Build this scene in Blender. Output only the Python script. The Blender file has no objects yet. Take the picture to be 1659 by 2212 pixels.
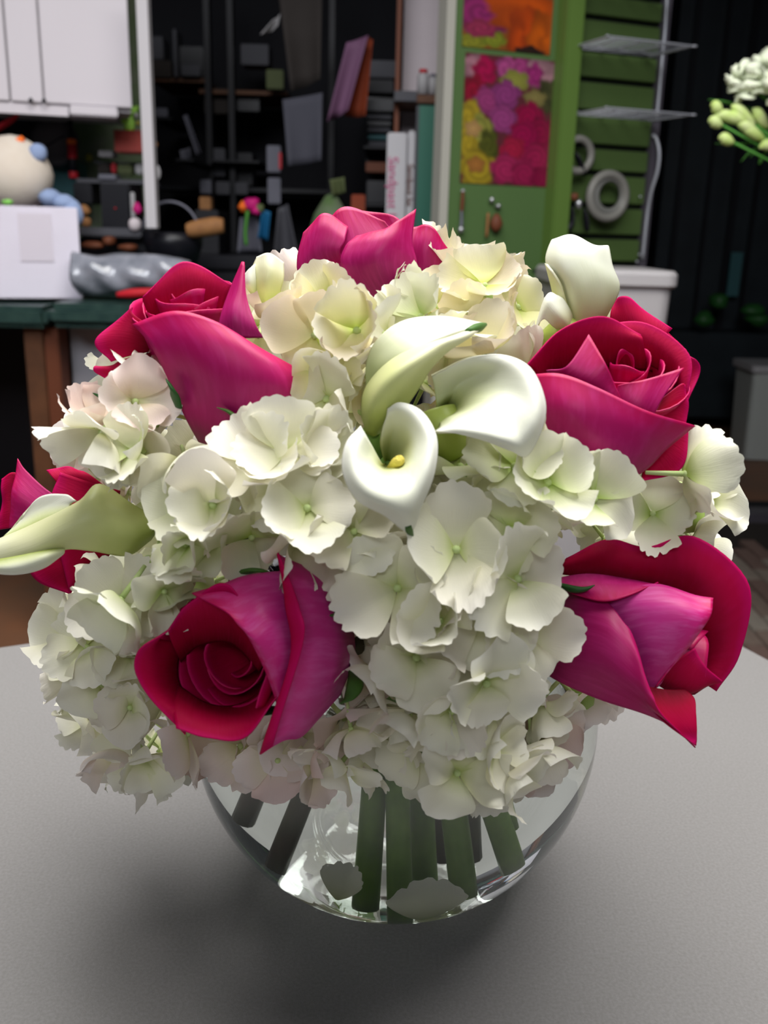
import bpy, bmesh, math, random
import numpy as np
from mathutils import Vector, Matrix

# ------------------------------------------------------------------ camera
F = 2040.0; CX, CY = 829.5, 1106.0
PITCH = math.radians(16.5); ROLL = math.radians(1.5); T = 0.75      # T = table top height
S = bpy.context.scene; COL = S.collection
CAM = np.array([0, 0, T + .303])
_f = np.array([0, math.cos(PITCH), -math.sin(PITCH)])
_r = np.array([1., 0, 0]); _u = np.array([0, math.sin(PITCH), math.cos(PITCH)])
_r2 = _r*math.cos(ROLL) + _u*math.sin(ROLL); _u2 = -_r*math.sin(ROLL) + _u*math.cos(ROLL)
cd = bpy.data.cameras.new('camera'); cam = bpy.data.objects.new('camera', cd); COL.objects.link(cam)
cam.matrix_world = Matrix(((_r2[0], _u2[0], -_f[0], CAM[0]), (_r2[1], _u2[1], -_f[1], CAM[1]),
                           (_r2[2], _u2[2], -_f[2], CAM[2]), (0, 0, 0, 1)))
cd.sensor_fit = 'AUTO'; cd.sensor_width = 36; cd.lens = F/2212*36; cd.clip_start = .01
cd.dof.use_dof = True; cd.dof.focus_distance = .37; cd.dof.aperture_fstop = 15
S.camera = cam

# ------------------------------------------------------------------ light and exposure
W = bpy.data.worlds.new('world'); S.world = W; W.use_nodes = True
bgn = W.node_tree.nodes['Background']; bgn.inputs[0].default_value = (.80, .88, 1, 1); bgn.inputs[1].default_value = .075
def area(name, loc, target, sx, sy, power, col=(1, 1, 1), spread=180):
    l = bpy.data.lights.new(name, 'AREA'); l.shape = 'RECTANGLE'; l.size = sx; l.size_y = sy; l.energy = power; l.color = col; l.spread = math.radians(spread)
    o = bpy.data.objects.new(name, l); COL.objects.link(o); o.location = loc
    o.rotation_euler = (Vector(target) - Vector(loc)).to_track_quat('-Z', 'Y').to_euler(); return o
area('skylight', (.10, .66, 2.5), (.0, .42, T), 2.1, 1.4, 86, (1, .985, .95))
area('street_daylight', (-.6, -1.9, 2.9), (-.2, 3.0, 1.2), 2.4, 1.2, 10.5, (.93, .95, 1), 50)
S.view_settings.view_transform = 'Standard'; S.view_settings.look = 'None'
S.view_settings.gamma = 1; S.view_settings.use_curve_mapping = False; S.view_settings.exposure = 0
S.cycles.max_bounces = 14; S.cycles.transmission_bounces = 14; S.cycles.transparent_max_bounces = 12
S.cycles.sample_clamp_indirect = 6; S.cycles.use_denoising = True

# ------------------------------------------------------------------ helpers
def ray(x, y): return _f + (x-CX)/F*_r2 - (y-CY)/F*_u2
def atD(x, y, d): return CAM + ray(x, y)*d                    # d = depth along the view axis
def atY(x, y, Y): d = ray(x, y); return CAM + d*((Y-CAM[1])/d[1])
def atZ(x, y, z): d = ray(x, y); return CAM + d*((z-CAM[2])/d[2])
def proj(p):
    v = np.asarray(p) - CAM; d = v@_f
    return CX + F*(v@_r2)/d, CY - F*(v@_u2)/d, d
def tag(o, label=None, cat=None, group=None, kind=None):
    if label: o['label'] = label
    if cat: o['category'] = cat
    if group: o['group'] = group
    if kind: o['kind'] = kind
    return o
def empty(name, loc, label, cat, group=None):
    o = bpy.data.objects.new(name, None); o.empty_display_size = .02; COL.objects.link(o); o.location = loc
    return tag(o, label, cat, group)
def link(name, me, parent=None, loc=None):
    o = bpy.data.objects.new(name, me); COL.objects.link(o)
    if parent: o.parent = parent
    if loc is not None: o.location = loc
    return o
def root_of(p):
    v = Vector((0, 0, 0))
    while p: v += Vector(p.location); p = p.parent
    return v
def mesh_obj(name, vs, fs, mat, parent=None, smooth=False, loc=None):
    """vs are world coordinates; stored relative to the parent's place"""
    off = root_of(parent) if parent else Vector(loc if loc is not None else (0, 0, 0))
    me = bpy.data.meshes.new(name); me.from_pydata([tuple(Vector(v)-off) for v in vs], [], fs)
    for m in (mat if isinstance(mat, (list, tuple)) else [mat]): me.materials.append(m)
    if smooth: me.polygons.foreach_set('use_smooth', [True]*len(me.polygons))
    me.update()
    return link(name, me, parent, None if parent else off)
def bm_obj(name, bm, mat, parent=None, smooth=False, loc=None):
    off = root_of(parent) if parent else Vector(loc if loc is not None else (0, 0, 0))
    bmesh.ops.translate(bm, vec=-off, verts=bm.verts)
    me = bpy.data.meshes.new(name); bm.to_mesh(me); bm.free(); me.materials.append(mat)
    if smooth: me.polygons.foreach_set('use_smooth', [True]*len(me.polygons))
    return link(name, me, parent, None if parent else off)
def add_box(bm, c, s, bevel=0, rz=0, M=None):
    g = bmesh.ops.create_cube(bm, size=1)['verts']
    bmesh.ops.scale(bm, vec=s, verts=g)
    if bevel:
        es = list({e for v in g for e in v.link_edges})
        g = list({v for f_ in bmesh.ops.bevel(bm, geom=es, offset=bevel, segments=2, affect='EDGES')['faces'] for v in f_.verts} | {v for v in g if v.is_valid})
    m = Matrix.Translation(c) @ (M if M else Matrix.Rotation(rz, 4, 'Z'))
    bmesh.ops.transform(bm, matrix=m, verts=g)
def box(name, c, s, mat, parent=None, bevel=0, rz=0, M=None):
    bm = bmesh.new(); add_box(bm, c, s, bevel, rz, M); return bm_obj(name, bm, mat, parent, loc=c)
def pbox(name, r, Y, depth, mat, parent=None, bevel=0):
    """a box whose front face at distance Y covers the rectangle r"""
    x0, y0, x1, y1 = r; ym = (y0+y1)/2; xm = (x0+x1)/2
    a, b = atY(x0, ym, Y)[0], atY(x1, ym, Y)[0]; z1, z0 = atY(xm, y0, Y)[2], atY(xm, y1, Y)[2]
    return box(name, ((a+b)/2, Y+depth/2, (z0+z1)/2), (abs(b-a), depth, abs(z1-z0)), mat, parent, bevel)
def lathe(name, prof, c, mat, parent=None, n=32, smooth=True, axis=None, closed=False):
    vs, fs = [], []; k = len(prof)
    M = Matrix.Translation(Vector(c)) @ (Vector((0, 0, 1)).rotation_difference(Vector(axis)).to_matrix().to_4x4() if axis is not None else Matrix())
    for i in range(n):
        a = 2*math.pi*i/n
        for r, z in prof: vs.append(M @ Vector((r*math.cos(a), r*math.sin(a), z)))
    for i in range(n):
        j = (i+1) % n
        for q in range(k-1 if not closed else k):
            q2 = (q+1) % k; fs.append((i*k+q, j*k+q, j*k+q2, i*k+q2))
    o = mesh_obj(name, vs, fs, mat, parent, smooth, loc=c)
    bm = bmesh.new(); bm.from_mesh(o.data); bmesh.ops.remove_doubles(bm, verts=bm.verts, dist=1e-6)
    bmesh.ops.recalc_face_normals(bm, faces=bm.faces); bm.to_mesh(o.data); bm.free(); return o
def blob(name, c, s, mat, parent=None, lump=0, seed=0, sub=3, M=None):
    bm = bmesh.new(); g = bmesh.ops.create_icosphere(bm, subdivisions=sub, radius=1)['verts']; rr = random.Random(seed)
    ph = [rr.uniform(0, 6) for _ in range(6)]
    for v in g:
        p = v.co.copy(); k = 1 + lump*(math.sin(3*p.x+ph[0])+math.sin(4*p.y+ph[1])+math.sin(5*p.z+ph[2])+.6*math.sin(9*p.x+ph[3])*math.sin(8*p.z+ph[4]))/3
        v.co = p*k
    bmesh.ops.scale(bm, vec=s, verts=g)
    if M: bmesh.ops.transform(bm, matrix=M, verts=g)
    bmesh.ops.translate(bm, vec=c, verts=g); return bm_obj(name, bm, mat, parent, True, loc=c)
def catmull(P, n):
    """resample the rows of P (k, ...) to n samples along axis 0"""
    P = np.asarray(P, float); k = len(P)
    if k == 2: t = np.linspace(0, 1, n).reshape((-1,)+(1,)*(P.ndim-1)); return P[0]*(1-t)+P[1]*t
    Q = np.concatenate([[2*P[0]-P[1]], P, [2*P[-1]-P[-2]]]); out = []
    for t in np.linspace(0, k-1, n):
        i = min(int(t), k-2); s = t-i; a, b, c, d = Q[i], Q[i+1], Q[i+2], Q[i+3]
        out.append(.5*(2*b+(c-a)*s+(2*a-5*b+4*c-d)*s*s+(3*b-a-3*c+d)*s**3))
    return np.array(out)
def tube(name, pts, rad, mat, parent=None, n=10, res=24, ends=True, flat=1.0, loc=None):
    C = catmull(np.array([tuple(p) for p in pts]), res); k = len(C)
    rad = catmull(np.array([[r] for r in rad]), res)[:, 0] if isinstance(rad, (list, tuple)) else [rad]*k
    vs, fs = [], []; up = Vector((.3, .2, 1)).normalized()
    for i in range(k):
        t = Vector(C[min(i+1, k-1)]-C[max(i-1, 0)]).normalized()
        a = t.cross(up); a = a.normalized() if a.length > 1e-4 else Vector((1, 0, 0)); b = t.cross(a).normalized()
        for j in range(n):
            w = 2*math.pi*j/n; vs.append(Vector(C[i]) + (a*math.cos(w)+b*math.sin(w)*flat)*max(rad[i], 1e-5))
    for i in range(k-1):
        for j in range(n): fs.append((i*n+j, i*n+(j+1) % n, (i+1)*n+(j+1) % n, (i+1)*n+j))
    if ends: fs.append(tuple(range(n))[::-1]); fs.append(tuple((k-1)*n+j for j in range(n)))
    return mesh_obj(name, vs, fs, mat, parent, True, loc=loc if loc is not None else vs[0])
def grid_mesh(G, mats, flip=False, uv=True):
    nv, nu = G.shape[:2]
    me = bpy.data.meshes.new('petal'); idx = np.arange(nv*nu).reshape(nv, nu)
    fs = np.stack([idx[:-1, :-1], idx[:-1, 1:], idx[1:, 1:], idx[1:, :-1]], -1).reshape(-1, 4)
    if flip: fs = fs[:, ::-1]
    me.from_pydata(G.reshape(-1, 3).tolist(), [], fs.tolist())
    l = me.uv_layers.new(name='UVMap'); vi = np.empty(len(me.loops), dtype=np.int32); me.loops.foreach_get('vertex_index', vi)
    uvs = np.stack([(vi % nu)/(nu-1), (vi//nu)/(nv-1)], -1).astype(np.float32); l.data.foreach_set('uv', uvs.ravel())
    me.polygons.foreach_set('use_smooth', [True]*len(me.polygons))
    for m in mats: me.materials.append(m)
    me.update(); return me

# ------------------------------------------------------------------ materials
def mat(name, col, rough=.6, spec=.3, metal=0, noise=0, nscale=20, col2=None, bump=0, bscale=200, trans=0, ior=1.45, alpha=None, coat=0, sub=0):
    m = bpy.data.materials.new(name); m.use_nodes = True; nt = m.node_tree; b = nt.nodes['Principled BSDF']
    b.inputs['Base Color'].default_value = (*col, 1); b.inputs['Roughness'].default_value = rough
    b.inputs['Specular IOR Level'].default_value = spec; b.inputs['Metallic'].default_value = metal
    b.inputs['Transmission Weight'].default_value = trans; b.inputs['IOR'].default_value = ior
    if sub: b.inputs['Subsurface Weight'].default_value = sub; b.inputs['Subsurface Scale'].default_value = .004
    if coat: b.inputs['Coat Weight'].default_value = coat
    if noise:
        tc = nt.nodes.new('ShaderNodeTexCoord'); n = nt.nodes.new('ShaderNodeTexNoise'); n.inputs['Scale'].default_value = nscale; n.inputs['Detail'].default_value = 5
        r = nt.nodes.new('ShaderNodeMix'); r.data_type = 'RGBA'; mr = nt.nodes.new('ShaderNodeMapRange')
        mr.inputs[1].default_value = .5-.3/max(noise, .3)*.8; mr.inputs[2].default_value = .5+.3/max(noise, .3)*.8
        nt.links.new(tc.outputs['Object'], n.inputs['Vector']); nt.links.new(n.outputs['Fac'], mr.inputs[0]); nt.links.new(mr.outputs[0], r.inputs[0])
        r.inputs[6].default_value = (*col, 1); r.inputs[7].default_value = (*(col2 or tuple(c*.6 for c in col)), 1)
        nt.links.new(r.outputs[2], b.inputs['Base Color'])
    if bump:
        tc = nt.nodes.new('ShaderNodeTexCoord'); n = nt.nodes.new('ShaderNodeTexNoise'); n.inputs['Scale'].default_value = bscale
        bp = nt.nodes.new('ShaderNodeBump'); bp.inputs['Strength'].default_value = bump; bp.inputs['Distance'].default_value = .002
        nt.links.new(tc.outputs['Object'], n.inputs['Vector']); nt.links.new(n.outputs['Fac'], bp.inputs['Height']); nt.links.new(bp.outputs[0], b.inputs['Normal'])
    return m
def petal_mat(name, stops, tint=None, tintmax=.5, transl=.22, rough=.55, spec=.25, streak=.0, streakcol=(1, 1, 1), bump=.15, vein=14):
    """colour runs along the petal (UV v); optional per-petal tint and lengthwise streaks"""
    m = bpy.data.materials.new(name); m.use_nodes = True; nt = m.node_tree; N = nt.nodes.new; L = nt.links.new
    b = nt.nodes['Principled BSDF']; out = nt.nodes['Material Output']
    uv = N('ShaderNodeUVMap'); uv.uv_map = 'UVMap'; sp = N('ShaderNodeSeparateXYZ'); L(uv.outputs[0], sp.inputs[0])
    tc = N('ShaderNodeTexCoord'); nz = N('ShaderNodeTexNoise'); nz.inputs['Scale'].default_value = 60; nz.inputs['Detail'].default_value = 3; L(tc.outputs['Object'], nz.inputs['Vector'])
    ad = N('ShaderNodeMath'); ad.operation = 'MULTIPLY_ADD'; ad.inputs[1].default_value = .3; ad.inputs[2].default_value = -.15; L(nz.outputs['Fac'], ad.inputs[0])
    a2 = N('ShaderNodeMath'); a2.operation = 'ADD'; L(sp.outputs[1], a2.inputs[0]); L(ad.outputs[0], a2.inputs[1])
    rp = N('ShaderNodeValToRGB'); L(a2.outputs[0], rp.inputs[0]); el = rp.color_ramp.elements
    while len(el) > 1: el.remove(el[-1])
    el[0].position = stops[0][0]; el[0].color = (*stops[0][1], 1)
    for p, c in stops[1:]: e = el.new(p); e.color = (*c, 1)
    col = rp.outputs[0]
    mp = N('ShaderNodeMapping'); mp.inputs['Scale'].default_value = (vein, 1.2, 1); L(uv.outputs[0], mp.inputs[0])
    wn = N('ShaderNodeTexNoise'); wn.inputs['Scale'].default_value = 3; wn.inputs['Detail'].default_value = 4; L(mp.outputs[0], wn.inputs['Vector'])
    if streak:
        mr = N('ShaderNodeMapRange'); mr.inputs[1].default_value = .45; mr.inputs[2].default_value = .75; mr.inputs[4].default_value = streak; L(wn.outputs['Fac'], mr.inputs[0])
        mx = N('ShaderNodeMix'); mx.data_type = 'RGBA'; L(mr.outputs[0], mx.inputs[0]); L(col, mx.inputs[6]); mx.inputs[7].default_value = (*streakcol, 1); col = mx.outputs[2]
    if tint:
        oi = N('ShaderNodeObjectInfo'); mr = N('ShaderNodeMapRange'); mr.inputs[1].default_value = .45; mr.inputs[2].default_value = 1; mr.inputs[4].default_value = tintmax
        L(oi.outputs['Random'], mr.inputs[0]); mx = N('ShaderNodeMix'); mx.data_type = 'RGBA'; L(mr.outputs[0], mx.inputs[0]); L(col, mx.inputs[6]); mx.inputs[7].default_value = (*tint, 1); col = mx.outputs[2]
    L(col, b.inputs['Base Color']); b.inputs['Roughness'].default_value = rough; b.inputs['Specular IOR Level'].default_value = spec
    bp = N('ShaderNodeBump'); bp.inputs['Strength'].default_value = bump; bp.inputs['Distance'].default_value = .0006; L(wn.outputs['Fac'], bp.inputs['Height']); L(bp.outputs[0], b.inputs['Normal'])
    if transl:
        tr = N('ShaderNodeBsdfTranslucent'); L(col, tr.inputs[0]); ms = N('ShaderNodeMixShader'); ms.inputs[0].default_value = transl
        L(b.outputs[0], ms.inputs[1]); L(tr.outputs[0], ms.inputs[2]); L(ms.outputs[0], out.inputs[0])
    return m
M = {}
M['hyd_white'] = petal_mat('hyd_white', [(0, (.52, .60, .20)), (.16, (.78, .80, .50)), (.4, (.89, .88, .68)), (1, (.91, .895, .80))], tint=(.82, .72, .70), tintmax=.4)
M['hyd_cream'] = petal_mat('hyd_cream', [(0, (.50, .62, .10)), (.25, (.80, .80, .38)), (.6, (.88, .85, .54)), (1, (.88, .84, .70))], tint=(.86, .70, .58), tintmax=.6)
M['hyd_green'] = petal_mat('hyd_green', [(0, (.40, .55, .10)), (.25, (.72, .77, .44)), (.6, (.83, .84, .64)), (1, (.86, .86, .74))], tint=(.85, .80, .70), tintmax=.4)
M['hyd_blush'] = petal_mat('hyd_blush', [(0, (.60, .62, .28)), (.3, (.82, .76, .58)), (.7, (.86, .76, .70)), (1, (.87, .80, .77))], tint=(.80, .58, .54), tintmax=.6)
M['rose_in'] = petal_mat('rose_in', [(0, (.16, .0, .01)), (.3, (.38, .0, .03)), (.8, (.50, .0, .055)), (1, (.60, .002, .12))], transl=.14, streak=.12, streakcol=(.66, .01, .14), rough=.6, spec=.12, bump=.2)
M['rose_out'] = petal_mat('rose_out', [(0, (.30, .010, .11)), (.3, (.42, .006, .14)), (.75, (.52, .003, .13)), (1, (.58, .002, .10))], transl=.14, vein=6, streak=.34, streakcol=(.70, .04, .29), rough=.45, spec=.35, bump=.15)
M['rose_pale_lit'] = petal_mat('rose_pale_lit', [(0, (.48, .03, .26)), (.3, (.66, .035, .30)), (.75, (.72, .02, .24)), (1, (.66, .004, .12))], transl=.14, vein=6, streak=.5, streakcol=(.84, .16, .52), rough=.42, spec=.4, bump=.15)  # paler petal reverse, with the bright light on it put into the colour
M['calla_in'] = petal_mat('calla_in', [(0, (.38, .46, .10)), (.25, (.70, .74, .42)), (.55, (.84, .86, .72)), (1, (.88, .88, .82))], transl=.2, rough=.4, spec=.35, bump=.12, vein=10)
M['calla_out'] = petal_mat('calla_out', [(0, (.42, .52, .10)), (.3, (.66, .70, .30)), (.7, (.80, .80, .50)), (1, (.86, .85, .68))], transl=.2, rough=.4, spec=.35, bump=.12, vein=10)
M['spadix'] = mat('spadix', (.75, .62, .12), .7, bump=.6, bscale=900)
M['eye'] = mat('eye', (.50, .62, .26), .5)
M['pedicel'] = mat('pedicel', (.32, .45, .12), .6)
M['sepal'] = mat('sepal', (.08, .20, .03), .5, noise=.6, nscale=80, col2=(.03, .07, .02))
M['leaf'] = mat('leaf', (.02, .09, .02), .45)
M['stem_green'] = mat('stem_green', (.24, .40, .07), .5, noise=.8, nscale=70, col2=(.12, .24, .05))
M['stem_dark'] = mat('stem_dark', (.10, .06, .05), .5, noise=.7, nscale=60, col2=(.05, .08, .03))
M['stem_cut'] = mat('stem_cut', (.55, .60, .36), .6)
M['glass'] = mat('glass', (.98, 1, .99), 0, .5, trans=1, ior=1.48)
M['water'] = mat('water', (.97, 1, .98), 0, .5, trans=1, ior=1.333)

def lin(r, g, b): return tuple(((c/255)/12.92 if c/255 <= .04045 else ((c/255+.055)/1.055)**2.4) for c in (r, g, b))
M['table'] = mat('table', (.25, .243, .245), .5, .25, noise=.5, nscale=700, col2=(.155, .147, .142), bump=.12, bscale=1500)
M['table_edge'] = mat('table_edge', (.12, .12, .13), .5)
M['metal'] = mat('metal', (.35, .35, .37), .35, metal=1)
M['white_lam'] = mat('white_lam', (.60, .56, .60), .45, noise=.3, nscale=3, col2=(.54, .50, .53))
M['white_lam2'] = mat('white_lam2', (.45, .43, .45), .5)
M['carton'] = mat('carton', (.72, .68, .78), .6, noise=.4, nscale=9, col2=(.62, .58, .66))
M['tape'] = mat('tape', (.62, .57, .64), .3)
M['plush'] = mat('plush', (.75, .68, .60), .95, noise=.5, nscale=25, col2=(.66, .56, .46), bump=1, bscale=400)
M['plush_blue'] = mat('plush_blue', (.28, .36, .56), .95, bump=1, bscale=400)
M['orange'] = mat('orange', (.85, .16, .02), .7)
M['red'] = mat('red', (.45, .01, .02), .5)
M['red_box'] = mat('red_box', (.30, .03, .03), .6, noise=.4, nscale=20, col2=(.24, .05, .03))
M['lime'] = mat('lime', (.35, .68, .10), .5)
M['lime2'] = mat('lime2', (.25, .6, .12), .5)
M['black'] = mat('black', (.006, .006, .009), .5)
M['black2'] = mat('black2', (.007, .007, .010), .35)
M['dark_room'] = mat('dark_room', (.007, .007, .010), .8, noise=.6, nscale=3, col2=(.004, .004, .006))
M['pinboard'] = mat('pinboard', (.09, .16, .05), .8, noise=1, nscale=14, col2=(.20, .21, .17))
M['teal'] = mat('teal', (.03, .10, .11), .6)
M['green_book'] = mat('green_book', (.02, .13, .085), .5, noise=.3, nscale=4, col2=(.02, .10, .07))
M['green_wall'] = mat('green_wall', (.075, .135, .042), .5, noise=.4, nscale=2.5, col2=(.055, .105, .034))
M['green_post'] = mat('green_post', (.085, .15, .03), .45)
M['green_slat'] = mat('green_slat', (.060, .10, .028), .5, noise=.4, nscale=3, col2=(.048, .082, .023))
M['groove'] = mat('groove', (.008, .012, .006), .7)
M['cream_edge'] = mat('cream_edge', (.34, .33, .29), .5)
M['wood'] = mat('wood', (.13, .052, .022), .6, noise=.9, nscale=12, col2=(.06, .025, .012))
M['wood_red'] = mat('wood_red', (.12, .035, .015), .6)
M['marble'] = mat('marble', (.012, .03, .028), .3, noise=1, nscale=40, col2=(.03, .06, .05))
M['greypanel'] = mat('greypanel', (.30, .30, .33), .6)
M['plastic'] = mat('plastic', (.32, .33, .38), .18, .6, noise=.9, nscale=22, col2=(.13, .14, .17), bump=1, bscale=35, coat=.5)
M['clockface'] = mat('clockface', (.15, .14, .15), .6, noise=.4, nscale=6, col2=(.11, .10, .11))
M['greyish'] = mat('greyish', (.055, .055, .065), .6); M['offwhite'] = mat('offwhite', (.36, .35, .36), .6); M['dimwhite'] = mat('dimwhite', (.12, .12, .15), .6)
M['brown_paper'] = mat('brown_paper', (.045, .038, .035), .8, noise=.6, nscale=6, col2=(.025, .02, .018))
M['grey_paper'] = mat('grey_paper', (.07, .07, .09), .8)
M['pink_paper'] = mat('pink_paper', (.17, .08, .15), .7); M['orange_paper'] = mat('orange_paper', (.22, .04, .015), .7)
M['tan'] = mat('tan', (.30, .14, .05), .7, noise=.6, nscale=40, col2=(.18, .08, .03))
M['magenta'] = mat('magenta', (.5, .01, .16), .6); M['blue'] = mat('blue', (.01, .10, .22), .5); M['yellow'] = mat('yellow', (.35, .32, .05), .6)
M['olive'] = mat('olive', (.10, .12, .05), .7); M['binder'] = mat('binder', (.42, .41, .43), .5); M['pinkink'] = mat('pinkink', (.45, .08, .20), .6)
M['plaster'] = mat('plaster', (.62, .55, .58), .8, noise=.5, nscale=4, col2=(.5, .44, .46))
M['bin'] = mat('bin', (.40, .38, .39), .4); M['ring'] = mat('ring', (.17, .165, .15), .4); M['ring2'] = mat('ring2', (.14, .14, .13), .4)
M['wire'] = mat('wire', (.35, .36, .40), .35, metal=.3); M['key'] = mat('key', (.4, .4, .42), .3, metal=.8)
M['floor'] = mat('floor', (.26, .115, .060), .5, noise=1, nscale=4, col2=(.16, .10, .065))
M['pavebase'] = mat('pavebase', (.03, .025, .022), .9)
M['strip'] = mat('strip', (.10, .09, .11), .35, metal=.4)
M['tub'] = mat('tub', (.40, .42, .40), .3); M['dk_cab'] = mat('dk_cab', (.018, .025, .03), .4, noise=.8, nscale=6, col2=(.010, .013, .016))
M['white_fl'] = mat('white_fl', (.75, .80, .62), .6); M['bud'] = mat('bud', (.42, .60, .10), .5, noise=.8, nscale=40, col2=(.60, .66, .36)); M['fern'] = mat('fern', (.06, .22, .03), .6)
PV = [mat('paver%d' % i, c, .8, noise=.6, nscale=60, col2=tuple(x*.7 for x in c), bump=.4, bscale=300) for i, c in enumerate([(.23, .17, .14), (.28, .23, .19), (.20, .13, .11), (.31, .27, .23)])]

# ------------------------------------------------------------------ setting
def struct(o): o['kind'] = 'structure'; return o
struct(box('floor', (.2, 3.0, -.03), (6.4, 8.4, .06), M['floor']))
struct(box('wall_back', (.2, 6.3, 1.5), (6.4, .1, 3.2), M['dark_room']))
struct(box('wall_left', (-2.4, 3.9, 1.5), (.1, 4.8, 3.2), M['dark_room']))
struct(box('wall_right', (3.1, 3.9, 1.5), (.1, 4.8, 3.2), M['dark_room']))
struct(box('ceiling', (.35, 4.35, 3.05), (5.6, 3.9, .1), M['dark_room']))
# brick pavement in front of the shop threshold
pv = struct(box('trim_pavement', (1.45, 2.35, .004), (2.6, 2.3, .016), M['pavebase'], rz=0))
rnd = random.Random(4); bme = []
for k, m_ in enumerate(PV):
    bm = bmesh.new(); add_box(bm, (0, 0, 0), (.056, .196, .03), .003); me = bpy.data.meshes.new('brick'); bm.to_mesh(me); bm.free(); me.materials.append(m_); bme.append(me)
for i in range(20):
    for j in range(7):
        x = .62 + i*.062; y = 1.80 + j*.204 + (.1 if i % 2 else 0)
        o = link('brick', rnd.choice(bme), pv); o.location = (x-1.45, y-2.35, .010+rnd.uniform(-.002, .002)); o.rotation_euler = (rnd.uniform(-.01, .01), rnd.uniform(-.01, .01), rnd.uniform(-.02, .02))
struct(box('trim_threshold', (1.5, 3.56, .02), (3.0, .12, .05), M['strip'], bevel=.01))
struct(box('trim_threshold_gap', (1.5, 3.70, .012), (3.0, .14, .03), M['black']))

# ------------------------------------------------------------------ left counter and what stands on it
ct = empty('work_counter', (-1.1, 2.2, 0), 'dark green marble-look counter on wooden posts at the left', 'counter')
zt = float(atY(120, 655, 2.2)[2])
x1 = float(atY(98, 680, 2.2)[0])
box('countertop', ((x1+.02)/2, 2.55, zt-.028), (.02-x1, .72, .056), M['marble'], ct, .018)
box('countertop', ((-2.2+x1)/2-.003, 2.57, zt-.035), (x1+2.2, .72, .05), M['marble'], ct, .012)
pxa = float(atY(52, 900, 2.26)[0]); pxb = float(atY(128, 900, 2.26)[0])
box('post', ((pxa*.55+pxb*.45), 2.29, (zt-.06)/2), ((pxb-pxa)*.52, .07, zt-.06), M['wood'], ct, .003)
box('post', ((pxa*.15+pxb*.85)+.004, 2.30, (zt-.06)/2), ((pxb-pxa)*.42, .07, zt-.06), M['wood_red'], ct, .003)
tag(box('side_panel', ((pxb+.0)/2+.01, 2.36, (zt-.06)/2+.15), (.0-pxb, .02, zt-.36), M['greypanel'], ct), 'pale grey panel')
box('back_panel', (-1.0, 2.9, (zt-.06)/2), (2.5, .02, zt-.06), M['black'], ct)
# under the counter, a dark crate
o = pbox('storage_crate', (-60, 1318, 55, 1385), 2.5, .3, M['black2'], None, .01); tag(o, 'black storage crate in the shade under the counter', 'crate')

bx = empty('carton', atY(80, 640, 2.32), 'white carton standing on the left counter', 'box')
a0 = float(atY(-70, 540, 2.32)[0]); a1 = float(atY(169, 560, 2.32)[0]); zb = zt; zh = float(atY(80, 446, 2.32)[2])
w_ = a1-a0; cxm = (a0+a1)/2
box('front_wall', (cxm, 2.325, (zb+zh)/2), (w_, .006, zh-zb), M['carton'], bx, .002)
box('back_wall', (cxm, 2.62, (zb+zh)/2), (w_, .006, zh-zb), M['carton'], bx, .002)
for sx in (a0+.003, a1-.003): box('side_wall', (sx, 2.47, (zb+zh)/2), (.006, .29, zh-zb), M['carton'], bx, .002)
box('bottom', (cxm, 2.47, zb+.004), (w_-.01, .28, .006), M['carton'], bx)
tag(box('tape', (float(atY(75, 490, 2.32)[0]), 2.3205, zh-.07), (.075, .002, .11), M['tape'], bx), 'strip of clear tape')

bx.rotation_euler.z = math.radians(19)

# round cream soft toy with pale blue limbs
tc_ = atY(30, 372, 2.45)
ty = empty('stuffed_toy', tc_, 'cream round stuffed toy with pale blue arms sitting in the white carton', 'toy')
blob('body', tc_ + [.0, 0, -.005], (.095, .09, .088), M['plush'], ty, .05, 3)
p = atY(82, 330, 2.42); blob('ear', p, (.022, .02, .022), M['plush_blue'], ty, .05, 5)
for q, (x, y) in enumerate(((108, 428), (140, 440), (155, 462))): blob('arm', atY(x, y, 2.40), (.028, .03, .022 if q < 2 else .035), M['plush_blue'], ty, .1, 8+q)
p = atY(40, 308, 2.42); tube('beak', [p+[-.012, 0, -.006], p+[0, 0, 0], p+[.012, 0, .012]], [.014, .012, .006], M['orange'], ty, 10, 8)
blob('bow', atY(15, 437, 2.35), (.013, .008, .008), M['lime2'], ty, .2, 2)
p = atY(20, 262, 2.55)
tag(tube('red_ribbon', [p+[-.05, 0, -.03], p+[0, 0, 0], p+[.018, 0, .012], p+[.045, 0, .04]], [.012, .014, .007, .004], M['red'], None, 8, 12, flat=.3), 'red twisted ribbon above the stuffed toy', 'ribbon')

# wrapped plastic roll
pr = [atY(x, y, 2.33) for x, y in ((165, 592), (230, 590), (300, 592), (370, 590), (410, 590))]
o = tube('plastic_roll', pr, [.050, .046, .042, .044, .03], M['plastic'], None, 16, 30)
for v in o.data.vertices: v.co += Vector((0, 0, 1))*.006*math.sin(v.co.x*34+v.co.y*60) + Vector((0, 1, 0))*.006*math.sin(v.co.x*75+v.co.z*90)
tag(o, 'crumpled clear plastic roll lying on the counter beside the carton', 'plastic wrap')
p = atY(285, 634, 2.25); tag(tube('hand_tool', [p+[-.035, 0, -.004], p, p+[.05, 0, .004], p+[.10, 0, .008]], [.006, .011, .010, .009], M['red'], None, 10, 14), 'red tool handle lying at the counter edge', 'tool')

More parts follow.
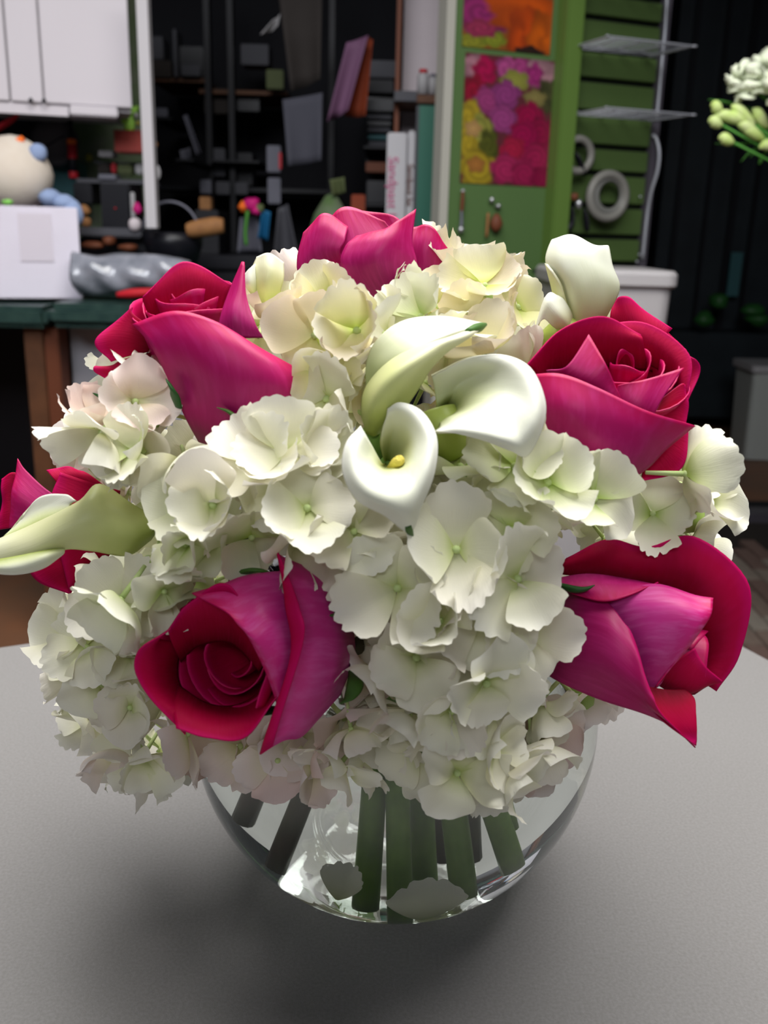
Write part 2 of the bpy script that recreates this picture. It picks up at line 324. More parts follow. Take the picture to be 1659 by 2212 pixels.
# wall cupboards
kb = empty('wall_cupboard', atY(90, 215, 2.5), 'white hanging wall cupboard at the upper left', 'cupboard')
zc0 = float(atY(100, 222, 2.5)[2]); X = lambda px, Y=2.5, y=110: float(atY(px, y, Y)[0])
box('body', ((X(-260)+X(272))/2, 2.68, zc0+.30), (X(272)-X(-260), .32, .62), M['white_lam2'], kb)
for a, b in ((-260, 17), (20, 86), (89, 274)):
    d = box('door', ((X(a)+X(b))/2, 2.51, zc0+.31), (X(b)-X(a)-.002, .018, .62), M['white_lam'], kb, .002)
for px in (65, 92): blob('knob', atY(px, 217, 2.49), (.006, .006, .006), M['black'], kb, sub=1)
box('bottom_rail', ((X(-260, y=235)+X(145, y=235))/2, 2.52, zc0-.014), (X(145, y=235)-X(-260, y=235), .02, .026), M['white_lam'], kb)
pbox('light_cover', (145, 225, 246, 247), 2.49, .10, M['white_lam'], kb, .003)
kb.rotation_euler.z = math.radians(17)
tag(pbox('pinboard', (120, -60, 312, 640), 3.05, .03, M['pinboard'], None), 'mottled dark green board behind the left shelf things', 'board')
o = struct(pbox('trim_1', (303, -60, 327, 492), 2.42, .03, M['white_lam2'])); 
rr = random.Random(2)
# clock, bottle, shelf things
ck = empty('wall_clock', atY(120, 307, 2.85), 'round grey clock under the white cupboard', 'clock')
c = atY(120, 307, 2.85); lathe('case', [(0, -.01), (.064, -.01), (.067, 0), (.064, .012), (0, .012)], c, M['greyish'], ck, 32, axis=(0, -1, .0))
lathe('face', [(0, .013), (.060, .013), (.060, .0145), (0, .0145)], c, M['clockface'], ck, 32, axis=(0, -1, 0))
box('hand', c+[.012, -.016, .006], (.045, .002, .003), M['black'], ck, M=Matrix.Rotation(-.5, 4, 'Y'))
box('hand', c+[-.01, -.0165, -.006], (.03, .002, .004), M['black'], ck, M=Matrix.Rotation(-.5, 4, 'Y'))
tag(pbox('teal_box', (104, 348, 166, 440), 2.9, .1, M['teal'], None, .003), 'dark teal box between the soft toy and the black box', 'box')
tag(pbox('navy_box', (-40, 262, 78, 322), 2.95, .1, M['black2'], None, .003), 'black box behind the beak of the stuffed toy', 'box')
bt = empty('sauce_bottle', atY(160, 390, 2.8), 'tall dark bottle with red and orange label beside the clock', 'bottle')
lathe('glass_body', [(0, 0), (.011, 0), (.012, .05), (.012, .10), (.006, .14), (.006, .165), (0, .165)], atY(160, 388, 2.8), M['black2'], bt, 16)
lathe('label_band', [(.0125, .055), (.0128, .056), (.0128, .09), (.0125, .091)], atY(160, 388, 2.8), M['red'], bt, 16)
lathe('label_band', [(.0125, .092), (.0128, .093), (.0128, .105), (.0125, .106)], atY(160, 388, 2.8), M['orange'], bt, 16)
lathe('foot_label', [(.0125, .004), (.0128, .005), (.0128, .02), (.0125, .021)], atY(160, 388, 2.8), M['red'], bt, 16)
sh = empty('small_shelf', atY(260, 390, 2.75), 'grey shelf crossing above the black speaker', 'shelf')
pbox('shelf_board', (165, 387, 312, 396), 2.7, .18, M['greyish'], sh)
pbox('shelf_board', (205, 350, 312, 354), 2.8, .08, M['greyish'], sh)
tag(pbox('white_packet', (212, 376, 250, 388), 2.69, .05, M['dimwhite'], None, .002), 'flat lilac-white packet lying on the grey shelf', 'packet')
tag(pbox('long_packet', (212, 325, 243, 339), 2.75, .05, M['offwhite'], None, .002), 'pale packet left of the red box', 'packet')
tag(pbox('spice_jar', (210, 354, 236, 375), 2.78, .04, M['brown_paper'], None, .004), 'small brown jar leftmost over the grey shelf', 'jar')
tag(pbox('spice_jar', (239, 352, 250, 374), 2.78, .04, M['red'], None, .004), 'slim dark red jar over the grey shelf', 'jar')
tag(pbox('spice_jar', (253, 355, 285, 376), 2.78, .04, M['olive'], None, .004), 'dull olive jar over the grey shelf', 'jar')
tag(pbox('spice_jar', (291, 353, 308, 376), 2.78, .04, M['offwhite'], None, .004), 'whitish jar beside the white upright', 'jar')
tag(blob('lemon', atY(192, 341, 2.9), (.011, .011, .012), M['yellow'], None, .1, 3, 2), 'yellow round bottle cap below the green board', 'cap')
rb = empty('red_box', atY(277, 328, 2.7), 'dull red cardboard box under the green figurine', 'box')
box('body', (atY(246, 305, 2.7)+atY(308, 305, 2.7))/2+[0, .04, 0], (X(308, 2.7, 305)-X(246, 2.7, 305), .08, .056), M['red_box'], rb, .003)
box('lid', (atY(246, 284, 2.7)+atY(308, 284, 2.7))/2+[0, .04, 0], (X(309, 2.7, 305)-X(245, 2.7, 305), .085, .006), M['red_box'], rb, .002)
gf = empty('bear_figurine', atY(285, 284, 2.72), 'bright lime green bear-shaped figurine standing on the red box', 'figurine')
blob('body', atY(279, 268, 2.72), (.017, .012, .024), M['lime'], gf, .1, 1)
blob('head', atY(285, 240, 2.72), (.015, .013, .014), M['lime'], gf, .05, 2)
blob('ear', atY(277, 231, 2.72), (.005, .004, .005), M['lime'], gf, sub=1); blob('ear', atY(296, 232, 2.72), (.005, .004, .005), M['lime'], gf, sub=1)
blob('muzzle', atY(294, 249, 2.705), (.007, .006, .007), M['offwhite'], gf, sub=2); blob('paw', atY(298, 266, 2.705), (.007, .006, .006), M['yellow'], gf, sub=1); blob('paw', atY(267, 262, 2.71), (.008, .006, .007), M['lime'], gf, sub=1)
sp = empty('speaker', atY(248, 508, 2.6), 'tall black speaker under the grey shelf', 'speaker')
pbox('cabinet', (218, 396, 282, 506), 2.62, .14, M['black'], sp, .004); pbox('grille', (222, 400, 278, 502), 2.615, .006, M['black2'], sp)
blob('standby_light', atY(249, 450, 2.612), (.0035, .002, .0025), M['red'], sp, sub=1)
tag(pbox('black_box', (158, 395, 198, 440), 2.7, .1, M['black'], None, .003), 'small black box left of the tall speaker', 'box')
tag(blob('paper_flower', atY(297, 451, 2.6), (.013, .01, .015), M['magenta'], None, .3, 3, 2), 'little magenta paper flower right of the tall speaker', 'flower')
tag(pbox('grey_rod', (282, 415, 291, 470), 2.62, .01, M['offwhite'], None, .002), 'thin grey rod leaning right of the tall speaker', 'rod')
tag(blob('cookie_jar', atY(182, 455, 2.55), (.018, .015, .014), M['tan'], None, .2, 3, 2), 'tan lumpy pouch between carton and speaker', 'pouch')
tag(blob('cookie_jar', atY(187, 480, 2.52), (.013, .012, .014), M['tan'], None, .2, 5, 2), 'smaller tan pouch lower beside the carton', 'pouch')
tag(pbox('grey_tray', (165, 492, 305, 512), 2.5, .2, M['greyish'], None, .004), 'long grey tray under the tall speaker', 'tray')
tag(blob('pink_cup', atY(292, 485, 2.5), (.017, .015, .018), M['plaster'], None, .1, 5, 2), 'small dusty pink cup by the white upright', 'cup')
tag(pbox('dark_tray', (170, 512, 400, 560), 2.55, .2, M['black2'], None, .006), 'dark crate behind the plastic roll', 'crate')
for q, (x, y, s_) in enumerate(((200, 530, .03), (235, 520, .02), (275, 535, .025))): tag(blob('red_cloth', atY(x, y, 2.5), (s_, .02, .012), M['wood_red'], None, .3, q, 2), ['crumpled dark red cloth nearest the carton', 'small dark red cloth behind the plastic roll', 'dark red cloth near the white upright'][q], 'cloth')
tag(blob('white_clip', atY(341, 373, 2.6), (.008, .006, .018), M['offwhite'], None, .1, 3, 2), 'pale clip hanging right of the white upright', 'clip')
tag(blob('small_hook', atY(336, 312, 2.6), (.007, .006, .007), M['tan'], None, .1, 3, 1), 'beige knob right of the white upright', 'knob')

# basket with a roll on the counter
bk = empty('pot', atY(375, 540, 2.5), 'black round pot with thin wire handle behind the plastic roll', 'pot')
c = atY(375, 545, 2.55); lathe('bowl', [(0, -.03), (.06, -.03), (.075, .02), (.078, .05), (.074, .05), (.06, -.02), (0, -.02)], c, M['black2'], bk)
tube('handle', [c+[.072*math.cos(a), -.02, .05+.075*math.sin(a)] for a in np.linspace(0, math.pi, 9)], .0035, M['dimwhite'], bk, 6, 24)
blob('rivet', atY(325, 488, 2.5), (.012, .01, .012), M['dimwhite'], bk, .2, 3, 2)
p = atY(445, 492, 2.5); o = tube('twine_spool', [p+[-.048, 0, -.008], p+[-.03, 0, -.005], p+[.02, 0, .004], p+[.045, 0, .006]], [.017, .021, .023, .018], M['tan'], None, 14, 16); tag(o, 'tan spool of twine lying behind the bouquet', 'spool')

# ------------------------------------------------------------------ dark shelving in the middle
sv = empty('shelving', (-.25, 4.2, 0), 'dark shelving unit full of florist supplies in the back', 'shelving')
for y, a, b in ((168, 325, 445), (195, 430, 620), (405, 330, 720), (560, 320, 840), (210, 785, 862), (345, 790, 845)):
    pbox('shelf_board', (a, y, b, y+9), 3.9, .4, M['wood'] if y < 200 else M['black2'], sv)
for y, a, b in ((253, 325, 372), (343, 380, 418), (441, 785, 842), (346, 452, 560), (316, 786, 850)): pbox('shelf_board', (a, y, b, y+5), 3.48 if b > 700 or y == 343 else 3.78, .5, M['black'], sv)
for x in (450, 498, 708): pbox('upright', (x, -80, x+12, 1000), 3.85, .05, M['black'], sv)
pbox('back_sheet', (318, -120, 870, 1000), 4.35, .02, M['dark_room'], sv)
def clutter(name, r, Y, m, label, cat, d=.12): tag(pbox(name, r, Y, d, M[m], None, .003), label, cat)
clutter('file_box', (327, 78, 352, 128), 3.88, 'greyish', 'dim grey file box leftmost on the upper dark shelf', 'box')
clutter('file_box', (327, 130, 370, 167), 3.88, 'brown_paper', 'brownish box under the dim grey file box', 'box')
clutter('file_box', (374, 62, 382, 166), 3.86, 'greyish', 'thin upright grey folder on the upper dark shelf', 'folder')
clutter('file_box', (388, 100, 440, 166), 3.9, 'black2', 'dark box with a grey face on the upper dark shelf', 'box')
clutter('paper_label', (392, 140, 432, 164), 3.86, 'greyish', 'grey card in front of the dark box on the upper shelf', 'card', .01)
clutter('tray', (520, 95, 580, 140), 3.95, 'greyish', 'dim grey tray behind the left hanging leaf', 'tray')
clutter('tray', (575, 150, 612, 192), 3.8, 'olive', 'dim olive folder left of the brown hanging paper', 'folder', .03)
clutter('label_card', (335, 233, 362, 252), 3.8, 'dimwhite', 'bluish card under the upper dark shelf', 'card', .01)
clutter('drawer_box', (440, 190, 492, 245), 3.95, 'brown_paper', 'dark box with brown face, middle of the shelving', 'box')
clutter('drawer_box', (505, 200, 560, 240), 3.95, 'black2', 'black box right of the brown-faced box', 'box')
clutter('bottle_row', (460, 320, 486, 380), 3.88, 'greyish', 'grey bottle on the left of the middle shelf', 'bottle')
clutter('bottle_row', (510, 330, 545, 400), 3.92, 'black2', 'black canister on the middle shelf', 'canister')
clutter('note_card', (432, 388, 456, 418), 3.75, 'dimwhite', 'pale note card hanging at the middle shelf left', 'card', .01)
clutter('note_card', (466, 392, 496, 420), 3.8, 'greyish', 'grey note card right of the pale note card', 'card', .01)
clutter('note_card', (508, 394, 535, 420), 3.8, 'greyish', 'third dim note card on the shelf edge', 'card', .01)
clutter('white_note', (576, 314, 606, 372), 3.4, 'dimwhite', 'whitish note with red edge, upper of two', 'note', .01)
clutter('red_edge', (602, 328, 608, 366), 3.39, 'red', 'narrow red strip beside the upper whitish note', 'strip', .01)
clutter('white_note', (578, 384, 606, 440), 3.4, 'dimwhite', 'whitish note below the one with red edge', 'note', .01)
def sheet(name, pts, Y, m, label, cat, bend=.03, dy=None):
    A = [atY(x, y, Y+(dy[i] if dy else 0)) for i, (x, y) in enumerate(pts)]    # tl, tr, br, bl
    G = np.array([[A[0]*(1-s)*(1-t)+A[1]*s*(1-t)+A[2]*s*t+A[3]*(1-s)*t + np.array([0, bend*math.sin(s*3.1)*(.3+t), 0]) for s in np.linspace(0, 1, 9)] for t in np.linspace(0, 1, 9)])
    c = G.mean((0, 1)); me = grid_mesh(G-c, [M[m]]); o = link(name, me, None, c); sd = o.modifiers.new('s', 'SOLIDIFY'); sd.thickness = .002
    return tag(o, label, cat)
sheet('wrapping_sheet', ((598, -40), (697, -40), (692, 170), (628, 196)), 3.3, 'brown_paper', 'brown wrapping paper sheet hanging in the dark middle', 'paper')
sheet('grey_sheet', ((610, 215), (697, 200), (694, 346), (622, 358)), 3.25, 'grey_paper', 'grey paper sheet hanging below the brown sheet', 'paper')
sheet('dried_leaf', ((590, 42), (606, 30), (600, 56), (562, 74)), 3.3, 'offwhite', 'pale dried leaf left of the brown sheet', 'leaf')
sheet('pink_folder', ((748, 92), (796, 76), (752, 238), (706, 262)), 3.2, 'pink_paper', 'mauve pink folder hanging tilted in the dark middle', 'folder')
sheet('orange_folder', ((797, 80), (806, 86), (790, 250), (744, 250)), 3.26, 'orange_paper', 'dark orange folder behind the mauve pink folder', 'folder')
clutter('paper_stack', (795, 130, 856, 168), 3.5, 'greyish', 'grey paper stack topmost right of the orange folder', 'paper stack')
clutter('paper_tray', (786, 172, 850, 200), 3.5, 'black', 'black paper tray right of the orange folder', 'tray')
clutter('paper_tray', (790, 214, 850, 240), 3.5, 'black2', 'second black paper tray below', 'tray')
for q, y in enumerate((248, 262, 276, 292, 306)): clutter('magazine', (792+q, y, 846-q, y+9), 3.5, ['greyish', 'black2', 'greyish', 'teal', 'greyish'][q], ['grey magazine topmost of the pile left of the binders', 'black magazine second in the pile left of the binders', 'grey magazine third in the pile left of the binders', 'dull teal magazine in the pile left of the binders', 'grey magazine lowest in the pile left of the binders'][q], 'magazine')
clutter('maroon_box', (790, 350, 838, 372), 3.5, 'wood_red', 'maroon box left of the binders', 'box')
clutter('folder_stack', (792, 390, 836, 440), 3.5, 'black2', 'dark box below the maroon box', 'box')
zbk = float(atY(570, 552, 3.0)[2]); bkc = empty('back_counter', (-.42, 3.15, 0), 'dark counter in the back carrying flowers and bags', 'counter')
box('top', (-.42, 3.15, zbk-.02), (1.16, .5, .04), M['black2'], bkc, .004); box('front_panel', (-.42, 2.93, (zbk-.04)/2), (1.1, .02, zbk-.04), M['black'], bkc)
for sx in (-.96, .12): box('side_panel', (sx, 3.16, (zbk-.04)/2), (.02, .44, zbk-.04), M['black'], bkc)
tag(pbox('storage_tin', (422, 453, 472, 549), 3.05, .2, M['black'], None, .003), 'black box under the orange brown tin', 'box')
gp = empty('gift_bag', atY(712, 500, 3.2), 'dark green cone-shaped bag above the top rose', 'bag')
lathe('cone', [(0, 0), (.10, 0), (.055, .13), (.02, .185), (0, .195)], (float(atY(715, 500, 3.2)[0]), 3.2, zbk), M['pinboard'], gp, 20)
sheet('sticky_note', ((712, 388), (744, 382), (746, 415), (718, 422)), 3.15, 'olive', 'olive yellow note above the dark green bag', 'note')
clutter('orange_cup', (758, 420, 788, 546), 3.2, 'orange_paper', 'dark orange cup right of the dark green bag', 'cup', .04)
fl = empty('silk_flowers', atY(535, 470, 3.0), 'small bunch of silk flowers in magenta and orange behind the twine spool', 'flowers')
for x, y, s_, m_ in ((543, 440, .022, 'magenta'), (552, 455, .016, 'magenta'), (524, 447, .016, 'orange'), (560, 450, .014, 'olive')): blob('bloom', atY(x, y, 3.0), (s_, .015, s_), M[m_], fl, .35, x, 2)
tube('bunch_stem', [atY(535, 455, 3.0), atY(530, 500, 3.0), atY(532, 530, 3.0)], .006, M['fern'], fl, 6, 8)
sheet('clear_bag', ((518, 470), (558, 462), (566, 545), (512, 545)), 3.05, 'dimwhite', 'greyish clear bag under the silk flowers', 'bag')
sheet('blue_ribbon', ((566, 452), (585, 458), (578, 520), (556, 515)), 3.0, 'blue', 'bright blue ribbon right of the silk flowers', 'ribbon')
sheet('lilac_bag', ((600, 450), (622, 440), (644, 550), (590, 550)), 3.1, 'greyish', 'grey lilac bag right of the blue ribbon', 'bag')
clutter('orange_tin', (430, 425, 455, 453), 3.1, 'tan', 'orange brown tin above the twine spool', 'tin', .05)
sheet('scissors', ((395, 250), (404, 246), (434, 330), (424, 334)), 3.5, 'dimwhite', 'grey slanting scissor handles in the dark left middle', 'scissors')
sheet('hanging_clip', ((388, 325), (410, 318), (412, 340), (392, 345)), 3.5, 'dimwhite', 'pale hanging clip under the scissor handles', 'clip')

# ------------------------------------------------------------------ narrow white bookcase
bc = empty('bookcase', atY(910, 600, 2.9), 'white narrow bookcase with brown edges left of the green wall', 'bookcase')
pbox('back_board', (866, -120, 990, 700), 3.12, .02, M['plaster'], bc)
pbox('edge_strip', (856, -120, 866, 300), 2.95, .18, M['wood_red'], bc)
pbox('edge_strip', (852, 300, 862, 700), 2.95, .18, M['wood_red'], bc)
pbox('shelf_board', (862, 205, 975, 222), 2.9, .22, M['wood'], bc); pbox('shelf_clip', (852, 196, 900, 218), 2.89, .05, M['greyish'], bc)
pbox('shelf_board', (850, 540, 975, 556), 2.9, .22, M['wood'], bc)
for q, (x, y0, w, lab) in enumerate(((913, 150, 12, 'white bottle with red cap on the bookcase shelf'), (934, 160, 9, 'plain white bottle beside the red-capped one'), (950, 168, 8, 'small white bottle nearest the green wall'))):
    b_ = empty('pill_bottle', atY(x, 205, 2.95), lab, 'bottle', 'bottles on the bookcase shelf'); h = float(atY(x, y0, 2.95)[2]-atY(x, 204, 2.95)[2]); r = w/2040*2.85
    lathe('bottle_body', [(0, 0), (r, 0), (r, h*.75), (r*.7, h*.85), (0, h*.85)], atY(x, 204, 2.95), M['offwhite'], b_, 16)
    lathe('bottle_cap', [(0, h*.85), (r*.72, h*.85), (r*.72, h), (0, h)], atY(x, 204, 2.95), M['red'] if q == 0 else M['dimwhite'], b_, 16)
bd = empty('binder', atY(858, 540, 2.85), 'white binder with pink handwriting on its spine', 'binder')
pbox('cover', (834, 286, 876, 545), 2.86, .2, M['binder'], bd, .004)
def text(s, pt, size, m, parent, name='lettering', vertical=True, yaw=0):
    cu = bpy.data.curves.new(name, 'FONT'); cu.body = s; cu.size = size; cu.extrude = .0006; cu.align_x = 'CENTER'; cu.align_y = 'CENTER'
    tmp = bpy.data.objects.new('tmp', cu); COL.objects.link(tmp); dg = bpy.context.evaluated_depsgraph_get()
    me = bpy.data.meshes.new_from_object(tmp.evaluated_get(dg)); bpy.data.objects.remove(tmp); me.materials.append(m)
    R_ = Matrix.Rotation(yaw, 4, 'Z') @ Matrix.Rotation(math.pi/2, 4, 'X') @ (Matrix.Rotation(-math.pi/2, 4, 'Z') if vertical else Matrix())
    me.transform(R_); o = link(name, me, parent); o.location = Vector(pt) - root_of(parent); return o
text('Sandpast be', atY(847, 415, 2.857), .040, M['pinkink'], bd)
b2 = empty('binder', atY(885, 540, 2.85), 'second white binder with a dark pink spine label beside the green book', 'binder')
pbox('cover', (878, 282, 893, 545), 2.88, .2, M['binder'], b2, .004); text('Sandpast be', atY(885, 400, 2.877), .024, M['wood_red'], b2)
gb = empty('green_book', atY(930, 540, 2.85), 'tall teal green book beside the green wall', 'book')
pbox('cover', (897, 228, 968, 548), 2.87, .02, M['green_book'], gb, .003); pbox('pages', (903, 232, 966, 545), 2.891, .03, M['dimwhite'], gb); pbox('spine', (895, 228, 901, 548), 2.868, .05, M['greyish'], gb)
for y0, y1, x0 in ((262, 296, 943), (302, 318, 946), (334, 356, 938), (362, 380, 945), (386, 520, 948)): pbox('title_print', (x0, y0, 954, y1), 2.869, .0015, M['teal'], gb)

# ------------------------------------------------------------------ green wall unit, turned like the table
YAW = math.radians(22); GX = np.array([math.cos(YAW), math.sin(YAW), 0]); GN = np.array([math.sin(YAW), -math.cos(YAW), 0])  # GN faces the viewer
G0 = atY(972, 400, 2.55); G0[2] = 0
def onG(x, y, off=0.):          # where the sight line meets the plane of the unit, off = distance in front of it
    d = ray(x, y); o_ = G0+GN*off; return CAM + d*(((o_-CAM)@GN)/(d@GN))
def gbox(name, r, off, depth, m, parent=None, bevel=0):
    x0, y0, x1, y1 = r; ym = (y0+y1)/2; xm = (x0+x1)/2
    a, b = onG(x0, ym, off), onG(x1, ym, off); z1, z0 = onG(xm, y0, off)[2], onG(xm, y1, off)[2]
    c = (a+b)/2; c[2] = (z0+z1)/2; c = c - GN*depth/2
    return box(name, c, (float(np.linalg.norm((b-a)[:2])), depth, abs(z1-z0)), m, parent, bevel, rz=YAW)
def gspan(name, ax, bx_, z0, z1, off, depth, m, parent=None, bevel=0):
    """vertical-sided box between two distances along the unit"""
    c = G0+GX*(ax+bx_)/2+GN*(off-depth/2); c[2] = (z0+z1)/2
    return box(name, c, (bx_-ax, depth, z1-z0), m, parent, bevel, rz=YAW)
def along(x, y, off=0): return float((onG(x, y, off)-G0)@GX)
gu = empty('green_wall_unit', G0, 'green painted display unit with slatted right half', 'display wall')
s0, s1, s2, s3 = along(958, 400), along(1186, 300), along(1222, 300), along(1405, 350)
gspan('panel', s0+.012, s1, 0, 2.3, 0, .03, M['green_wall'], gu)
tag(gspan('edge_strip', s0-.012, s0+.012, 0, 2.3, .006, .05, M['cream_edge'], gu), 'cream edge strip')
gspan('corner_post', s1, s2, 0, 2.3, .05, .06, M['green_post'], gu, .004)
zs = sorted(float(onG(1330, y)[2]) for y in (-75, -15, 40, 110, 175, 245, 318, 375, 445, 512, 570))
zs = [zs[0]-.42, zs[0]-.33, zs[0]-.24, zs[0]-.16, zs[0]-.08] + zs
gspan('groove_backing', s2, s3+.01, zs[0], 2.0, -.03, .01, M['groove'], gu)
for a, b in zip(zs[:-1], zs[1:]): gspan('slat', s2, s3, a+.007, b-.007, -.012, .016, M['green_slat'], gu, .002)
gspan('slat', s2, s3, zs[-1]+.007, 2.0, -.012, .016, M['green_slat'], gu, .002)
tag(gspan('metal_upright', s3+.002, s3+.022, .0, 2.3, .0, .03, M['strip'], gu, .003), 'grey metal upright')
for x, y in ((1383, 425), (1381, 550), (1376, 565)): blob('screw', onG(x, y, .004), (.004, .004, .004), M['wire'], gu, sub=1)
blob('screw', onG(1154, 585, .004), (.005, .004, .005), M['black2'], gu, sub=1)

def poster(name, r, blobs, base, label, nx=60, ny=90):
    """a flat print: colours painted on a fine sheet"""
    x0, y0, x1, y1 = r; A = along(x0, (y0+y1)/2, .003); B = along(x1, (y0+y1)/2, .003)
    zt_, zb_ = float(onG(x0, y0, .003)[2]), float(onG(x0, y1, .003)[2])
    rr = np.random.RandomState(5); img = np.zeros((ny, nx, 3)); uu, vv = np.meshgrid(np.linspace(0, 1, nx), np.linspace(0, 1, ny))
    img[:] = base
    for (cx_, cy_, rx, ry, c, pet) in blobs:
        dx, dy = (uu-cx_)/rx, (vv-cy_)/ry; d = np.sqrt(dx*dx+dy*dy); an = np.arctan2(dy, dx)
        edge = 1+.12*np.sin(an*5+cx_*20)+.05*np.sin(an*11+cy_*30); m_ = np.clip((edge-d)*6, 0, 1)[..., None]
        sh = (.62+.38*np.cos(d*pet+an*1.0+cx_*9)**2)*(1-.35*np.clip(d, 0, 1)**2)
        img = img*(1-m_) + m_*np.array(c)*sh[..., None]
    img *= .62*(1+rr.uniform(-.06, .06, img.shape[:2]))[..., None]
    vs = []; 
    for j in range(ny):
        for i in range(nx):
            p = G0+GX*(A+(B-A)*i/(nx-1))+GN*.003; p[2] = zt_+(zb_-zt_)*j/(ny-1); vs.append(p)
    me = bpy.data.meshes.new(name); c0 = np.mean(vs, 0)
    me.from_pydata([tuple(v-c0) for v in vs], [], [(j*nx+i, (j+1)*nx+i, (j+1)*nx+i+1, j*nx+i+1) for j in range(ny-1) for i in range(nx-1)])
    ca = me.color_attributes.new('print', 'FLOAT_COLOR', 'POINT'); ca.data.foreach_set('color', np.concatenate([img.reshape(-1, 3), np.ones((nx*ny, 1))], 1).ravel().astype(np.float32))
    m = bpy.data.materials.new(name); m.use_nodes = True; n = m.node_tree.nodes.new('ShaderNodeVertexColor'); n.layer_name = 'print'
    b = m.node_tree.nodes['Principled BSDF']; m.node_tree.links.new(n.outputs[0], b.inputs[0]); b.inputs['Roughness'].default_value = .35
    me.materials.append(m); o = link(name, me, None, c0); sd = o.modifiers.new('s', 'SOLIDIFY'); sd.thickness = .0015; return tag(o, label, 'poster')
pk, dp, mg, gy, yl, rd = (.62, .10, .30), (.35, .0, .05), (.42, .05, .22), (.36, .36, .06), (.50, .36, .02), (.5, .01, .06)
poster('flower_poster', (1000, 112, 1190, 395), [(.85, .1, .3, .12, (.5, .25, .3), 2), (.1, .1, .2, .1, (.5, .22, .28), 2), (.22, .12, .14, .12, (.5, .0, .08), 4), (.46, .08, .13, .09, (.55, .08, .3), 4), (.62, .07, .10, .08, (.5, .06, .26), 4), (.78, .12, .10, .10, (.45, .03, .22), 5), (.95, .27, .14, .14, (.07, .07, .02), 3),
    (.56, .18, .17, .09, gy, 12), (.80, .30, .14, .07, (.32, .26, .08), 10), (.12, .27, .14, .12, (.35, .0, .03), 4), (.27, .34, .17, .11, mg, 9), (.47, .29, .17, .12, (.36, .05, .24), 9), (.45, .48, .17, .12, (.42, .06, .26), 9),
    (.07, .48, .16, .14, yl, 5), (.20, .60, .15, .16, gy, 7), (.06, .68, .12, .16, yl, 7), (.12, .57, .10, .07, (.6, .35, .12), 10), (.30, .70, .12, .15, (.10, .11, .01), 6), (.18, .88, .22, .16, yl, 9), (.17, .85, .11, .07, (.5, .2, .04), 9),
    (.75, .45, .17, .13, (.42, .0, .07), 9), (.9, .58, .17, .15, (.35, .0, .06), 9), (.70, .60, .18, .13, (.42, .0, .08), 9), (.58, .72, .16, .12, rd, 9), (.86, .78, .18, .14, (.45, .01, .09), 9), (.52, .87, .20, .13, (.5, .02, .12), 9), (.74, .90, .18, .12, (.42, .01, .09), 9), (.94, .93, .14, .10, (.32, .0, .06), 9)],
    (.12, .02, .03), 'poster of pink roses, orchids and peonies on the green panel')
poster('flower_poster', (1003, -120, 1196, 100), [(.2, .62, .35, .25, (.35, .02, .16), 9), (.1, .95, .2, .1, (.3, .3, .02), 7), (.35, .90, .15, .09, (.28, .32, .02), 7), (.2, .8, .2, .1, (.4, .03, .1), 7), (.75, .60, .55, .22, (.75, .10, .0), 2), (.68, .8, .2, .3, (.62, .07, .0), 2), (.92, .82, .2, .3, (.7, .12, .0), 2), (.76, 1.0, .18, .08, (.03, .01, .005), 3)],
    (.25, .08, .01), 'orange lily poster at the top of the green panel')
# key rings on the green panel
k1 = empty('key_ring', onG(998, 410, .01), 'key ring with a silver bottle-shaped fob on the green panel', 'keys')
blob('hook', onG(1000, 413, .012), (.006, .006, .006), M['wire'], k1, sub=1); tube('strap', [onG(1000, 413, .015), onG(999, 435, .015), onG(997, 460, .015)], [.003, .005, .004], M['wood_red'], k1, 8, 8)
tube('fob', [onG(997, 455, .016), onG(997, 478, .016), onG(996, 490, .016)], [.003, .004, .005], M['dimwhite'], k1, 8, 8); blob('fob_tip', onG(996, 496, .016), (.008, .006, .009), M['key'], k1, sub=2)
k2 = empty('key_ring', onG(1068, 430, .01), 'key ring with a dark pink pouch fob on the green panel', 'keys')
blob('hook', onG(1062, 432, .012), (.008, .006, .007), M['key'], k2, .3, 1, 2); blob('hook', onG(1076, 445, .012), (.008, .006, .007), M['key'], k2, .3, 2, 2)
blob('pouch', onG(1072, 482, .018), (.017, .010, .023), M['wood_red'], k2, .15, 3, 2); tube('tag_strip', [onG(1055, 460, .015), onG(1053, 485, .015), onG(1051, 512, .015)], .004, M['tan'], k2, 6, 6)
# wire shelves on the slats
for (ya, yb, yl, yr, lab) in ((105, 112, 128, 150, 'upper white wire shelf on the green slats'), (248, 250, 268, 282, 'lower white wire shelf on the green slats'), (-35, -30, 0, 12, 'topmost white wire shelf, cut by the picture edge')):
    w = empty('wire_shelf', onG(1320, ya, 0), lab, 'wire shelf', 'white wire shelves on the green slats')
    zz = float(onG(1330, (ya+yb)/2+8, 0)[2]); A, B = along(1228, ya), along(1400, yb)
    def P_(s, o_, dz=0): p = G0+GX*s+GN*o_; p[2] = zz+dz; return p
    tube('rim_wire', [P_(A, .0), P_(A+.0, .17), P_(A+.01, .18), P_(B-.01, .18), P_(B, .17), P_(B, 0)], .0028, M['wire'], w, 6, 40)
    for k in range(9): tube('rod', [P_(A, .016+k*.018), P_(B, .016+k*.018)], .0010, M['wire'], w, 5, 2)
    for k in range(4): s_ = A+(B-A)*(.1+.27*k); tube('bracket', [P_(s_, -.005, .014), P_(s_, 0, .012), P_(s_, .06, -.003), P_(s_, .18, -.004)], .0022, M['wire'], w, 6, 12)
